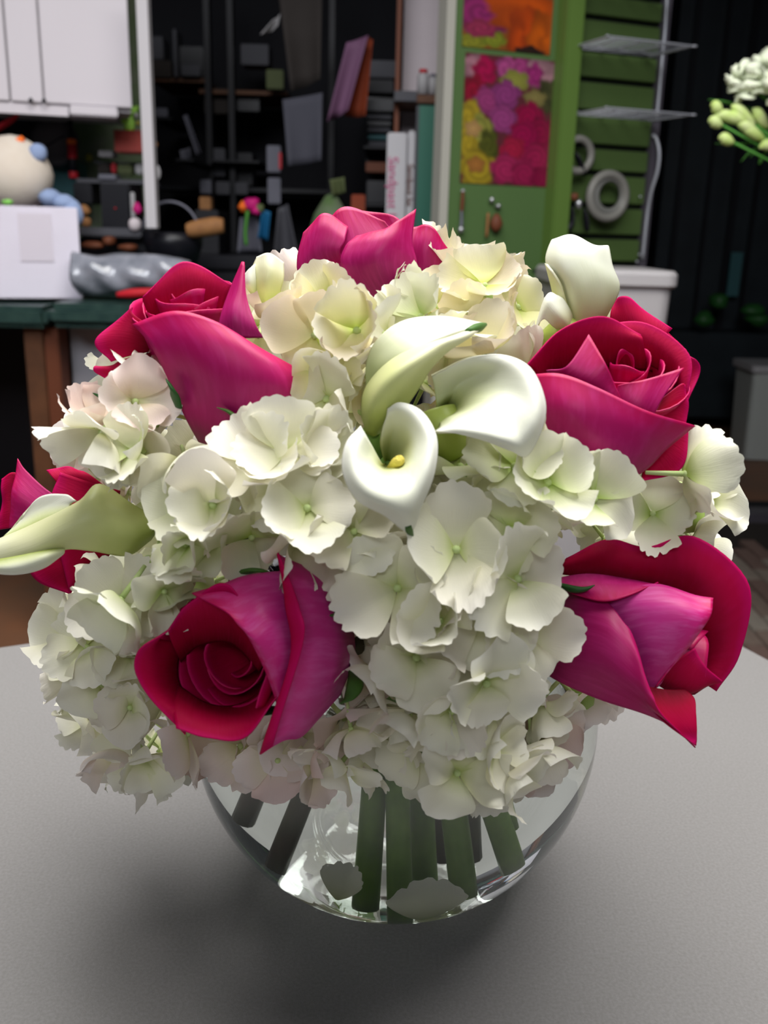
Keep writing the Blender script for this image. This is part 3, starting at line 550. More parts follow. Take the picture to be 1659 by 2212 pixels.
# rolls and cable
def torus(name, c, R, r, m, parent=None, axis=GN, flat=1.0, loc=None):
    a = Vector(axis).normalized(); u_ = a.cross(Vector((0, 0, 1))).normalized(); w_ = a.cross(u_)
    vs, fs = [], []
    for i in range(36):
        t = 2*math.pi*i/36; d = u_*math.cos(t)+w_*math.sin(t)
        for j in range(10):
            q = 2*math.pi*j/10; vs.append(Vector(c)+d*(R+r*math.cos(q))+a*r*flat*math.sin(q))
    for i in range(36):
        for j in range(10): fs.append((i*10+j, ((i+1) % 36)*10+j, ((i+1) % 36)*10+(j+1) % 10, i*10+(j+1) % 10))
    return mesh_obj(name, vs, fs, m, parent, True, loc=c)
r1 = empty('ribbon_roll', onG(1249, 335, .03), 'white ribbon roll hanging on the green slats', 'roll')
torus('outer_ring', onG(1249, 335, .03), .040, .010, M['ring'], r1); tube('loose_band', [onG(1238, 325, .03), onG(1250, 345, .035), onG(1262, 380, .03)], [.004, .014, .006], M['black'], r1, 8, 10, flat=.3)
r2 = empty('tape_roll', onG(1313, 424, .03), 'big grey wreath-like tape roll hanging lower on the green slats', 'roll')
torus('outer_ring', onG(1313, 424, .035), .056, .012, M['ring'], r2); torus('inner_ring', onG(1316, 422, .03), .043, .010, M['ring2'], r2)
k3 = empty('key_bunch', onG(1240, 430, .02), 'bunch of keys and dark tags under the white ribbon roll', 'keys')
blob('tag', onG(1240, 425, .03), (.014, .006, .010), M['wood_red'], k3, .3, 1, 2); blob('key', onG(1250, 440, .03), (.009, .005, .014), M['key'], k3, .3, 2, 2)
tube('black_strap', [onG(1235, 445, .03), onG(1236, 475, .03), onG(1228, 500, .03)], [.006, .010, .008], M['black'], k3, 8, 8, flat=.4); tube('black_strap', [onG(1262, 450, .03), onG(1266, 475, .03), onG(1268, 500, .03)], [.006, .012, .009], M['black'], k3, 8, 8, flat=.4)
tag(tube('white_pipe', [onG(1444, -60, .0)+0, onG(1437, 60, 0), onG(1432, 110, 0), onG(1424, 200, 0), onG(1418, 260, 0)], .0045, M['wire'], None, 8, 20), 'thin white pipe down the right side of the green slats', 'pipe')
tag(tube('cable', [onG(1410, 292, .0), onG(1418, 300, .01), onG(1424, 330, .02), onG(1420, 370, .02), onG(1408, 410, .01), onG(1400, 450, 0), onG(1394, 500, 0), onG(1388, 560, 0)], .005, M['wire'], None, 8, 30), 'thick grey cable bulging from the right edge of the green slats', 'cable')

# ------------------------------------------------------------------ right side
b_ = empty('bin', atY(1330, 600, 2.2), 'tall off-white plastic bin with a rolled rim behind the right rose', 'bin')
bc_ = atY(1330, 585, 2.1); h0 = float(bc_[2])
def loft_rect(name, secs, m, parent, r=.03):
    vs, fs = [], []; n = 6
    for (cx_, cy_, hx, hy, z) in secs:
        for q in range(4):
            sx, sy = ((1, 1), (-1, 1), (-1, -1), (1, -1))[q]
            for k in range(n):
                a = math.pi/2*(q+k/(n-1)); rr_ = min(r, hx, hy); vs.append((cx_+sx*(hx-rr_)+rr_*math.cos(a), cy_+sy*(hy-rr_)+rr_*math.sin(a), z))
    N_ = 4*n
    for i in range(len(secs)-1):
        for j in range(N_): fs.append((i*N_+j, i*N_+(j+1) % N_, (i+1)*N_+(j+1) % N_, (i+1)*N_+j))
    fs.append(tuple(range(N_))[::-1]); fs.append(tuple((len(secs)-1)*N_+j for j in range(N_))); return mesh_obj(name, vs, fs, m, parent, False)
bx0, by0 = float(bc_[0]), float(bc_[1])+.13; hw = float(atY(1452, 620, 2.1)[0])-bx0
loft_rect('body', [(bx0, by0, hw*.78, .12, .01), (bx0, by0, hw, .15, h0-.02), (bx0, by0, hw*.97, .145, h0-.02), (bx0, by0, hw*.76, .115, .03)], M['bin'], b_)
hw2 = float(atY(1469, 590, 2.08)[0])-bx0
loft_rect('rim', [(bx0, by0, hw2*.97, .155, h0-.034), (bx0, by0, hw2, .162, h0-.028), (bx0, by0, hw2, .162, h0-.006), (bx0, by0, hw2*.96, .155, h0+.002), (bx0, by0, hw2*.9, .14, h0+.002)], M['bin'], b_)
tag(pbox('low_cabinet', (1440, 720, 1760, 905), 5.3, .4, M['dk_cab'], None, .01), 'dark blue-grey low cabinet by the right back wall', 'cabinet')
tag(pbox('dark_door', (1445, -150, 1800, 715), 5.5, .05, M['dk_cab'], None, .01), 'dark glass door leaf filling the right background', 'door')
for q, (x, w) in enumerate(((1478, 10), (1545, 6), (1600, 12), (1650, 6))): tag(pbox('door_rail', (x, -150, x+w, 715), 5.45, .03, M['black2'], None), ['leftmost dark rail of the glass door', 'second thin dark rail of the glass door', 'broad dark rail of the glass door', 'rightmost thin dark rail of the glass door'][q], 'rail')
tag(pbox('teal_glass_strip', (1575, 545, 1600, 640), 5.4, .02, M['teal'], None), 'dim teal strip low on the glass door', 'strip')
for q, (x, y) in enumerate(((1625, 670), (1550, 650), (1635, 690), (1520, 690))): tag(blob('potted_greenery', atY(x, y, 5.2), (.06, .05, .04), M['leaf'], None, .4, q, 2), ['green tuft on the dark cabinet, upper', 'dark tuft on the dark cabinet, middle', 'green tuft lowest by the picture edge', 'dark tuft leftmost on the cabinet'][q], 'plant')
tb = empty('plastic_tub', atY(1640, 930, 4.7), 'translucent grey plastic tub on the brown floor', 'tub')
c = atY(1650, 930, 4.75); c[2] = 0; zt2 = float(atY(1650, 783, 4.75)[2]); 
loft_rect('body', [(c[0], c[1], .125, .12, .005), (c[0], c[1], .14, .14, zt2-.02), (c[0], c[1], .13, .13, zt2-.02), (c[0], c[1], .12, .115, .03)], M['tub'], tb)
loft_rect('rim', [(c[0], c[1], .15, .15, zt2-.035), (c[0], c[1], .155, .155, zt2-.03), (c[0], c[1], .155, .155, zt2), (c[0], c[1], .13, .13, zt2)], M['offwhite'], tb)
# flowers at the right edge, standing in a tall dark vase out of frame
vz = empty('flower_display', atY(1690, 420, 2.1), 'white blooms and green lily buds reaching in at the right edge', 'flowers')
base = atY(2060, 620, 2.1)
rq = random.Random(9)
def flo(x, y, r, Y):
    c = Vector(atY(x, y, Y)); bm = bmesh.new()
    for k in range(34):
        d = Vector((rq.gauss(0, 1), rq.gauss(0, 1), rq.gauss(0, 1)+.3)).normalized(); q = Matrix.Translation(c+d*r*rq.uniform(.5, .8)) @ d.to_track_quat('Z', 'Y').to_matrix().to_4x4() @ Matrix.Rotation(rq.uniform(.4, 1.3), 4, 'X')
        g = bmesh.ops.create_icosphere(bm, subdivisions=1, radius=1)['verts']; bmesh.ops.scale(bm, vec=(r*.38, r*.3, r*.08), verts=g); bmesh.ops.transform(bm, matrix=q, verts=g)
    o = bm_obj('white_bloom', bm, M['white_fl'], vz, True); o['kind'] = 'stuff'
    tube('flower_stem', [c, (c+Vector(base))/2+Vector((0, 0, .02)), base], .003, M['fern'], vz, 6, 10)
flo(1612, 178, .048, 2.05); flo(1665, 155, .055, 2.1); flo(1690, 195, .05, 2.0)
for (x0, y0, x1_, y1_) in ((1535, 228, 1560, 240), (1552, 298, 1585, 308), (1530, 262, 1560, 270), (1545, 248, 1610, 262), (1580, 228, 1630, 270), (1600, 275, 1650, 300), (1625, 235, 1659, 275), (1590, 265, 1640, 290), (1640, 320, 1680, 310), (1560, 250, 1620, 262)):
    A_, B_ = Vector(atY(x0, y0, 2.05)), Vector(atY(x1_, y1_, 2.05)); tube('bud', [A_, A_.lerp(B_, .3)+Vector((0, 0, .003)), A_.lerp(B_, .7), B_], [.003, .011, .010, .004], M['bud'], vz, 10, 12)
    tube('bud_stem', [B_, (B_+Vector(base))/2+Vector((-.01, 0, .03)), base], .0025, M['fern'], vz, 6, 8)
for (pts) in (((1530, 215), (1570, 222), (1640, 240)), ((1600, 350), (1625, 325), (1659, 310)), ((1640, 355), (1650, 335), (1670, 310)), ((1620, 340), (1640, 320), (1670, 305)), ((1545, 310), (1600, 312), (1660, 300))):
    tube('frond', [atY(x, y, 2.08) for x, y in pts], [.002, .008, .004], M['fern'], vz, 6, 12, flat=.3)
lathe('vase_body', [(0, 0), (.07, 0), (.09, .2), (.07, .38), (.06, .40), (.05, .39), (.05, .1), (0, .05)], (base[0], base[1], base[2]-.36), M['black2'], vz)
st_ = empty('display_stand', (base[0], base[1], 0), 'black stand under the flower display at the right', 'stand'); zt3 = base[2]-.36
box('top', (base[0], base[1], zt3-.015), (.3, .3, .03), M['black'], st_, .004)
for sx in (-.12, .12):
    for sy in (-.12, .12): box('leg', (base[0]+sx, base[1]+sy, (zt3-.03)/2), (.025, .025, zt3-.03), M['black'], st_)

# ------------------------------------------------------------------ table
corner = np.array([.200, .866]); TY = math.radians(24.6)
e1 = np.array([-math.cos(TY), -math.sin(TY)]); e2 = np.array([math.sin(TY), -math.cos(TY)])
tc2 = corner + e1*.62 + e2*.72
tb_ = empty('table', (tc2[0], tc2[1], 0), 'grey speckled laminate table carrying the bouquet', 'table')
box('tabletop', (tc2[0], tc2[1], T-.0125), (1.24, 1.44, .025), M['table'], tb_, .003, rz=TY)
for sx in (-.52, .52):
    for sy in (-.62, .62):
        p = tc2 + e1*sx + e2*sy; box('leg', (p[0], p[1], (T-.025)/2), (.035, .035, T-.025), M['metal'], tb_, .004, rz=TY)
for s in (-.6, .6): p = tc2 + e2*s; box('apron', (p[0], p[1], T-.06), (1.1, .02, .07), M['table_edge'], tb_, rz=TY)

# ------------------------------------------------------------------ glass bowl with water
BX, BY, R = .0075, .406, .095; BC = Vector((BX, BY, T+.0855))
bw = empty('glass_bowl', (BX, BY, T), 'round clear glass bowl vase half filled with water on the grey table', 'vase')
def prof(Rr, z0, z1, k=40):
    a0 = math.asin(max(-1, (z0-.0855)/Rr)); a1 = math.asin(min(1, (z1-.0855)/Rr)); return [(Rr*math.cos(a), .0855+Rr*math.sin(a)) for a in np.linspace(a0, a1, k)]
outer = prof(R, .0012, .157); inner = prof(R-.0028, .0062, .157)
pts = [(0, .0008)] + [(outer[0][0]-.004, .0004)] + outer + [(outer[-1][0]+.001, .160), (outer[-1][0]+.0005, .1625), (inner[-1][0]-.0003, .1625), (inner[-1][0], .160)] + inner[::-1] + [(0, .0062)]
lathe('bowl_glass', pts, (BX, BY, T), M['glass'], bw, 96)
WL = .112
win = prof(R-.0026, .0060, WL)
lathe('water', [(0, .0060)] + win + [(0, WL)], (BX, BY, T), M['water'], bw, 96)

# ------------------------------------------------------------------ bouquet geometry
EC = np.array([.003, .406, T+.19]); ER = np.array([.163, .128, .124])
def dome(x, y):
    """depth at which the sight line meets the bouquet's overall dome"""
    d = ray(x, y)/ER; o = (CAM-EC)/ER; a, b, c = d@d, 2*d@o, o@o-1; q = b*b-4*a*c
    return (-b-math.sqrt(max(q, 0)))/(2*a)
def B(x, y, off=0): return atD(x, y, dome(x, y)+off/100)
MOUTH = Vector((BX, BY, T+.155))
def stem_path(start, bottom, lean=.55):
    start, bottom = Vector(start), Vector(bottom)
    k = (.155-(bottom.z-T))/max(.155, .05)
    m_ = MOUTH + Vector(((start.x-BX), (start.y-BY), 0)).normalized()*min(.040, math.hypot(start.x-BX, start.y-BY)*lean)
    return [start, start.lerp(m_, .5)+Vector((0, 0, .006)), m_, m_.lerp(bottom, .5), bottom]
def add_stem(parent, start, bottom, r, m='stem_green'):
    pth = stem_path(start, bottom); o = tube('stem', pth, [r*.7, r*.9, r, r, r*1.05], M[m], parent, 12, 28)
    d = (Vector(pth[-1])-Vector(pth[-2])).normalized()
    s = lathe('stem_cut', [(0, .0002), (r*.72, .0002), (r*.8, -.0008)], pth[-1], M['stem_cut'], o, 12, axis=d); s.location = Vector(pth[-1])-root_of(o)
    return o
def bot(x, y, z): return (BX+x, BY+y, T+z)

MASKS = []      # outlines of roses and callas with their depth, so florets are not pushed through them
def inside(poly, x, y):
    c = False; n = len(poly)
    for i in range(n):
        x1_, y1_ = poly[i]; x2_, y2_ = poly[(i+1) % n]
        if (y1_ > y) != (y2_ > y) and x < (x2_-x1_)*(y-y1_)/(y2_-y1_)+x1_: c = not c
    return c
def near(poly, x, y):
    b = 1e9; n = len(poly)
    for i in range(n):
        a = np.array(poly[i], float); d = np.array(poly[(i+1) % n], float)-a; t = np.clip(((x-a[0])*d[0]+(y-a[1])*d[1])/max(d@d, 1e-6), 0, 1)
        b = min(b, math.hypot(x-a[0]-d[0]*t, y-a[1]-d[1]*t))
    return b

def patch(name, rows, D, mats, parent, nu=26, nv=22, th=.0005, seen='out', ruffle=.0, seed=0, label=None):
    """a petal as a sheet: rows of (x, y, cm behind depth D) running from base to rim"""
    C = np.array([[atD(x, y, D+d/100) for (x, y, d) in r] for r in rows])
    G = catmull(C, nv); G = catmull(G.transpose(1, 0, 2), nu).transpose(1, 0, 2)
    if ruffle:
        rr = random.Random(seed); f1, f2, p1, p2 = rr.uniform(4, 7), rr.uniform(9, 15), rr.uniform(0, 6), rr.uniform(0, 6)
        t = np.linspace(0, 1, nu); v = np.linspace(0, 1, nv)[:, None]; w = (np.sin(t*f1+p1)+.5*np.sin(t*f2+p2))[None, :]*v**3*ruffle
        vd = np.gradient(G, axis=0); ud = np.gradient(G, axis=1); nn = np.cross(ud, vd); nn /= np.linalg.norm(nn, axis=2, keepdims=True)+1e-9
        G = G + nn*w[..., None]
    # which side faces the camera
    vd = np.gradient(G, axis=0); ud = np.gradient(G, axis=1); nn = np.cross(ud, vd); s = ((CAM-G)*nn).sum(2).sum()
    front = mats[0] if seen == 'out' else mats[1]; back = mats[1] if seen == 'out' else mats[0]
    me = grid_mesh(G-np.array(root_of(parent)), [M[front] if s > 0 else M[back], M[back] if s > 0 else M[front]])
    o = link(name, me, parent); sd = o.modifiers.new('thickness', 'SOLIDIFY'); sd.thickness = th; sd.offset = 0; sd.material_offset = 1; sd.material_offset_rim = 0
    if label: o['label'] = label
    return o
RM = ('rose_out', 'rose_in'); RP = ('rose_pale_lit', 'rose_in'); CM = ('calla_out', 'calla_in')
def rose_core(parent, c, axis, R0, H, n=9, spin=0., seed=1, open_=1.0, deep=0., hollow=.16):
    """the spiral heart: petals wrapping an axis"""
    rr = random.Random(seed); q = Vector(axis).to_track_quat('Z', 'Y').to_matrix(); c = Vector(c)
    for i in range(n):
        k = i/(n-1); rad = R0*(hollow+(1-hollow)*k**.85); h = H*(1.0-.02*i/(n-1)-deep*(1-k)); w = 1.15-.25*k; ph = spin+i*2.399
        nu, nv = 20, 16; G = np.zeros((nv, nu, 3)); wob = rr.uniform(.7, 1.3)
        for a in range(nv):
            v = a/(nv-1)
            for b in range(nu):
                u = 2*b/(nu-1)-1; ang = ph+u*w*math.pi*.62
                body = math.sin(min(1, v*1.25)*math.pi/2)**.8
                r_ = rad*(.2+.8*body)*(1+.13*u) + R0*.16*k*open_*max(0, v-.72)**1.5*8*(.5+.5*math.cos(u*2))
                z = H*(-.0)+h*(v*(1-.20*u*u*v*wob)) - R0*.5*open_*k*max(0, v-.82)**2*6 + .0006*math.sin(u*7+i)*v**3
                G[a, b] = c + q@Vector((r_*math.cos(ang), r_*math.sin(ang), z-H))
        me = grid_mesh(G-np.array(root_of(parent)), [M['rose_in'], M['rose_out']], flip=False)
        # inner side towards the axis
        o = link('petal', me, parent); sd = o.modifiers.new('thickness', 'SOLIDIFY'); sd.thickness = .0005; sd.offset = 0; sd.material_offset = 1
        f0 = me.polygons[len(me.polygons)//2]; cen = f0.center + root_of(parent) - c; nrm = f0.normal
        rad_d = cen - q@Vector((0, 0, 1))*cen.dot(q@Vector((0, 0, 1)))
        if nrm.dot(rad_d) > 0: me.materials[0], me.materials[1] = M['rose_out'], M['rose_in']
def sepal(parent, pts, D, w=.0022, m='sepal'):
    P_ = [atD(x, y, D+d/100) for x, y, d in pts]; tube('sepal', P_, [w*.9, w*1.3, w*.9, w*.15], M[m], parent, 8, 18, flat=.35)

# ------------------------------------------------------------------ roses
def rose(base_px, off, label, outline, b_off=3.0):
    D = dome(*base_px)+off/100; e = empty('rose', atD(*base_px, D+b_off/100), label, 'rose', 'hot pink roses in the bouquet'); MASKS.append((outline, D)); return e, D

# lower left rose, heart towards the viewer
e, D = rose((560, 1410), -1.4, 'hot pink rose at the lower left with its spiral heart facing the viewer', [(295, 1400), (420, 1290), (600, 1220), (720, 1250), (765, 1400), (740, 1490), (650, 1600), (565, 1630), (400, 1585), (310, 1500)])
ax = -Vector(_f)*.9 - Vector(_r2)*.34 - Vector(_u2)*.0; rose_core(e, atD(466, 1432, D+.007), ax, .0212, .030, 10, .4, 3, .7, .34, .34)
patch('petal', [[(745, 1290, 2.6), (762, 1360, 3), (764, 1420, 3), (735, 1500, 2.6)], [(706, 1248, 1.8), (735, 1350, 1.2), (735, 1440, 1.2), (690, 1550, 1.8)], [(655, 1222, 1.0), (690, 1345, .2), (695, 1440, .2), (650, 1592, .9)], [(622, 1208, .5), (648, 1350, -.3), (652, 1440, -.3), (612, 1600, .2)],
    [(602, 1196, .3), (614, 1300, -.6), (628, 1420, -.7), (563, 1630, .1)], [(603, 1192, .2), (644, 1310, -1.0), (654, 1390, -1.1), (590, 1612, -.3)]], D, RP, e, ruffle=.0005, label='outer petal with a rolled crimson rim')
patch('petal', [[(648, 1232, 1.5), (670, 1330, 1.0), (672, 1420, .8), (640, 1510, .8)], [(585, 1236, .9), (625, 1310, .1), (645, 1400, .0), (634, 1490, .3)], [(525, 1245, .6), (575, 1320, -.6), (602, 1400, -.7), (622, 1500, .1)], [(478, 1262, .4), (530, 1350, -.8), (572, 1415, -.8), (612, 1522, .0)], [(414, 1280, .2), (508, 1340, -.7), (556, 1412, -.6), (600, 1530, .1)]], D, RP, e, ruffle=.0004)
patch('petal', [[(400, 1390, 1.8), (385, 1430, 1.8), (390, 1480, 1.8), (430, 1530, 1.6)], [(345, 1378, .7), (335, 1430, .7), (345, 1490, .8), (408, 1560, .6)], [(372, 1358, .2), (297, 1408, .3), (302, 1480, .4), (400, 1588, .5)]], D, RM, e, seen='in', ruffle=.0007, seed=3)
patch('petal', [[(385, 1480, 1.6), (450, 1520, 1.4), (520, 1520, 1.3), (590, 1470, 1.1)], [(375, 1530, .7), (450, 1562, .4), (530, 1555, .3), (602, 1490, .4)], [(382, 1575, .3), (450, 1594, 0), (530, 1590, -.1), (608, 1500, -.1)]], D, RM, e, seen='in', ruffle=.0006, seed=5)
patch('petal', [[(390, 1430, 1.9), (430, 1395, 1.8), (500, 1390, 1.7), (560, 1450, 1.5)], [(370, 1385, .9), (420, 1340, .7), (500, 1325, .6), (580, 1410, .5)], [(362, 1360, .4), (415, 1300, .2), (492, 1262, .0), (570, 1380, -.2)]], D, RM, e, seen='in', ruffle=.0004, seed=6)
patch('petal', [[(560, 1390, 1.0), (575, 1440, 1.0), (570, 1490, 1.0)], [(588, 1400, .3), (600, 1455, .2), (575, 1520, .3)], [(565, 1385, -.1), (577, 1450, -.3), (553, 1530, -.2)]], D, RM, e, seen='in', ruffle=.0004, seed=7)
sepal(e, [(735, 1260, 2.2), (745, 1295, 1.2), (732, 1325, .9), (708, 1330, .7)], D); sepal(e, [(765, 1440, 2.6), (768, 1475, 1.6), (755, 1505, 1.2), (735, 1520, 1.0)], D)
sepal(e, [(610, 1532, 1.2), (575, 1535, .8), (545, 1545, .6), (525, 1562, .5)], D, m='leaf'); sepal(e, [(500, 1250, 1.5), (530, 1235, 1.2), (560, 1232, 1), (590, 1238, 1.2)], D)
add_stem(e, atD(770, 1400, D+.035), bot(-.040, -.022, .034), .004, 'stem_dark')

# lower right rose, seen from the side, heart turned right and down
e, D = rose((1400, 1360), -.9, 'hot pink rose at the lower right seen from the side over the table', [(1160, 1400), (1215, 1210), (1330, 1170), (1480, 1170), (1610, 1260), (1600, 1450), (1540, 1500), (1500, 1600), (1400, 1540), (1210, 1475)])
ax = Vector(atD(1520, 1435, D)) - Vector(atD(1300, 1370, D+.005)); rose_core(e, atD(1528, 1432, D+.016), ax, .0125, .030, 8, 1.2, 4, .5, .2)
patch('petal', [[(1212, 1240, 2.2), (1290, 1250, 1.8), (1380, 1265, 1.5), (1460, 1290, 1.5), (1500, 1350, 1.6), (1510, 1420, 1.8), (1490, 1470, 2.0)], [(1214, 1220, 2.0), (1300, 1205, 1.3), (1390, 1222, 1.0), (1490, 1235, .9), (1555, 1320, 1.0), (1560, 1410, 1.3), (1525, 1480, 1.5)], [(1222, 1204, 2.2), (1310, 1164, 1.5), (1396, 1183, 1.1), (1500, 1160, 1.0), (1618, 1262, 1.0), (1600, 1410, 1.3), (1548, 1494, 1.4)]], D, RM, e, 44, 26, seen='in', ruffle=.0012, seed=11, label='wide back petal')
patch('petal', [[(1200, 1250, 1.6), (1270, 1240, 1.3), (1350, 1250, 1.1), (1440, 1268, .9)], [(1215, 1265, 1.0), (1280, 1262, .6), (1350, 1262, .5), (1425, 1262, .5)], [(1235, 1283, .7), (1300, 1299, .1), (1355, 1288, .0), (1422, 1258, .4)]], D, RM, e, seen='out', seed=12)
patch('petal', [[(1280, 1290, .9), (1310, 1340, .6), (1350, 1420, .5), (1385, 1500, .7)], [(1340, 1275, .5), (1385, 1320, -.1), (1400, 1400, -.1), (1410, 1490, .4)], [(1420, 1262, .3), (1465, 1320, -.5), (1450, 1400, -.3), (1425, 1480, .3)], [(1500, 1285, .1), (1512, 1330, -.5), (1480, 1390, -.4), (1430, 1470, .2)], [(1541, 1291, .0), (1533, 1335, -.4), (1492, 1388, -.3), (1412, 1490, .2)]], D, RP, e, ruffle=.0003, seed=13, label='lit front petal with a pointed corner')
patch('petal', [[(1155, 1440, 2.4), (1158, 1390, 2.6), (1175, 1330, 2.6), (1205, 1262, 2.2)], [(1215, 1476, 1.2), (1220, 1420, .8), (1235, 1340, .8), (1255, 1282, 1.0)], [(1300, 1512, .5), (1300, 1440, -.2), (1310, 1360, -.2), (1310, 1300, .4)], [(1395, 1542, .2), (1372, 1490, -.6), (1362, 1410, -.6), (1348, 1345, -.1)], [(1455, 1570, .2), (1405, 1520, -.8), (1386, 1440, -.8), (1362, 1362, -.2)], [(1504, 1613, .2), (1430, 1540, -.9), (1400, 1475, -.8), (1374, 1388, -.3)]], D, RM, e, 30, 28, ruffle=.0004, seed=14, label='broad shaded outer petal')
patch('petal', [[(1380, 1480, .0), (1440, 1490, .2), (1480, 1490, .5)], [(1402, 1525, -.3), (1465, 1530, -.1), (1500, 1510, .3)], [(1436, 1562, -.4), (1495, 1570, -.2), (1503, 1545, .0)], [(1503, 1611, -.2), (1504, 1600, -.1), (1504, 1585, .0)]], D, RM, e, seen='in', seed=15)
patch('petal', [[(1420, 1480, .6), (1460, 1500, .7), (1500, 1500, .8)], [(1440, 1440, .4), (1500, 1485, .5), (1530, 1480, .7)], [(1500, 1400, .5), (1525, 1440, .4), (1560, 1470, .6)]], D, RM, e, seen='in', ruffle=.0005, seed=16)
sepal(e, [(1205, 1262, 1.6), (1235, 1272, .6), (1262, 1273, .3), (1285, 1264, .2)], D, .0028, 'leaf'); sepal(e, [(1150, 1440, 1.6), (1155, 1465, 1.0), (1165, 1485, .8), (1182, 1502, .7)], D, .0026, 'leaf')
add_stem(e, atD(1165, 1390, D+.03), bot(.042, -.030, .055), .003)

# upper right rose
e, D = rose((1320, 860), -.6, 'large open hot pink rose at the upper right', [(1135, 800), (1210, 715), (1290, 690), (1400, 700), (1480, 760), (1505, 850), (1495, 920), (1430, 1045), (1370, 1035), (1290, 1040), (1150, 960)])
ax = Vector(atD(1352, 770, D)) - Vector(atD(1310, 1000, D+.035)); rose_core(e, atD(1352, 792, D+.018), ax, .0195, .032, 10, 2.0, 6, .5, -.16)
patch('petal', [[(1165, 830, 1.9), (1200, 800, 2.0), (1290, 790, 2.1), (1400, 800, 2.0)], [(1150, 800, 1.3), (1200, 750, 1.5), (1290, 730, 1.6), (1390, 740, 1.5)], [(1136, 796, 1.0), (1205, 716, 1.3), (1300, 683, 1.5), (1385, 722, 1.5)]], D, RM, e, seen='in', ruffle=.0006, seed=20)
patch('petal', [[(1290, 790, 2.6), (1370, 780, 2.4), (1450, 820, 2.0), (1460, 900, 1.8)], [(1290, 730, 2.3), (1380, 730, 2.0), (1460, 780, 1.7), (1475, 860, 1.6)], [(1282, 705, 2.2), (1390, 696, 2.0), (1486, 762, 1.7), (1485, 850, 1.6)]], D, RM, e, seen='in', ruffle=.0009, seed=21)
patch('petal', [[(1400, 800, 2.6), (1440, 820, 2.6), (1455, 880, 2.4)], [(1460, 780, 2.3), (1478, 815, 2.3), (1470, 870, 2.2)], [(1482, 766, 2.3), (1513, 795, 2.2), (1484, 872, 2.1)]], D, RM, e, seen='in', ruffle=.0008, seed=22)
patch('petal', [[(1180, 800, .6), (1240, 870, .8), (1330, 900, .8)], [(1225, 790, .1), (1275, 830, 0), (1335, 880, .2)], [(1272, 722, .3), (1310, 790, -.1), (1342, 862, .1)]], D, RM, e, ruffle=.0004, seed=23)
patch('petal', [[(1280, 870, .9), (1350, 920, .7), (1410, 930, .7)], [(1325, 850, .5), (1375, 875, .2), (1420, 880, .3)], [(1335, 832, .4), (1400, 818, .3), (1475, 795, .7)]], D, RM, e, ruffle=.0004, seed=24)
patch('petal', [[(1380, 940, .8), (1410, 900, .9), (1430, 860, 1.0)], [(1430, 950, 1.2), (1460, 880, 1.1), (1470, 830, 1.2)], [(1462, 960, 1.3), (1488, 890, 1.3), (1478, 832, 1.3)]], D, RM, e, seen='in', ruffle=.0005, seed=25)
patch('petal', [[(1390, 1010, 1.8), (1410, 960, 1.4), (1420, 900, 1.2)], [(1385, 1035, 1.5), (1440, 985, 1.2), (1460, 920, 1.2)], [(1375, 1042, 1.4), (1468, 1015, 1.3), (1490, 925, 1.3)]], D, RM, e, seen='in', ruffle=.0004, seed=26)
patch('petal', [[(1150, 965, 1.2), (1200, 990, 1.0), (1250, 1020, 1.1), (1300, 1045, 1.3), (1340, 1050, 1.6)], [(1142, 930, .8), (1210, 945, .1), (1285, 975, -.1), (1350, 1005, .2), (1400, 1010, .9)], [(1140, 870, .6), (1215, 880, -.4), (1295, 905, -.5), (1380, 940, -.2), (1440, 970, .6)], [(1138, 810, .7), (1210, 808, -.1), (1290, 838, -.4), (1400, 888, -.3), (1502, 920, .3)]], D, RM, e, 34, 24, ruffle=.0003, seed=27, label='broad purple-pink front petal with a pointed right corner')
sepal(e, [(1300, 1050, 1.2), (1260, 1040, .4), (1215, 1000, 0), (1195, 985, 0)], D)
add_stem(e, atD(1300, 1050, D+.035), bot(.026, -.004, .034), .0042, 'stem_dark')
# rose behind it, only petal edges showing
e, D = rose((1400, 700), 1.8, 'hot pink rose mostly hidden behind the upper right rose', [(1320, 650), (1400, 660), (1460, 710), (1440, 740), (1330, 700)])
patch('petal', [[(1330, 760, .8), (1390, 770, .6), (1450, 780, .8)], [(1318, 690, .4), (1375, 700, .1), (1440, 730, .4)], [(1325, 652, .5), (1362, 645, .2), (1452, 710, .5)]], D, RM, e, seen='in', ruffle=.0012, seed=30)
patch('petal', [[(1360, 780, 2), (1420, 780, 1.6), (1470, 800, 1.6)], [(1350, 690, 1.6), (1410, 700, 1.2), (1460, 740, 1.2)], [(1370, 668, 1.6), (1420, 690, 1.3), (1482, 760, 1.2)]], D, RM, e, seen='in', ruffle=.001, seed=31)

# upper left rose
e, D = rose((450, 760), -.8, 'large hot pink rose at the upper left with a broad drooping front petal', [(215, 760), (290, 670), (330, 600), (400, 570), (500, 600), (530, 590), (560, 700), (640, 790), (645, 905), (560, 960), (455, 975), (380, 850), (320, 760), (250, 800)])
ax = Vector(atD(395, 615, D+.004)) - Vector(atD(450, 900, D+.03)); rose_core(e, atD(405, 640, D+.023), ax, .0185, .034, 10, .9, 8, .5, -.16)
patch('petal', [[(330, 700, 2.0), (400, 690, 2.2), (470, 700, 2.0)], [(310, 655, 1.6), (400, 610, 1.9), (490, 640, 1.7)], [(308, 640, 1.5), (340, 580, 1.7), (502, 612, 1.6)][0:1]+[(400, 566, 2.0), (502, 616, 1.6)]], D, RM, e, seen='in', ruffle=.0006, seed=40)
patch('petal', [[(350, 720, 1.6), (330, 740, 1.8), (320, 760, 2.0)], [(290, 680, 1.6), (265, 730, 1.6), (275, 770, 1.8)], [(285, 662, 1.6), (208, 735, 1.6), (240, 782, 1.7)]], D, RM, e, seen='in', ruffle=.0010, seed=41)
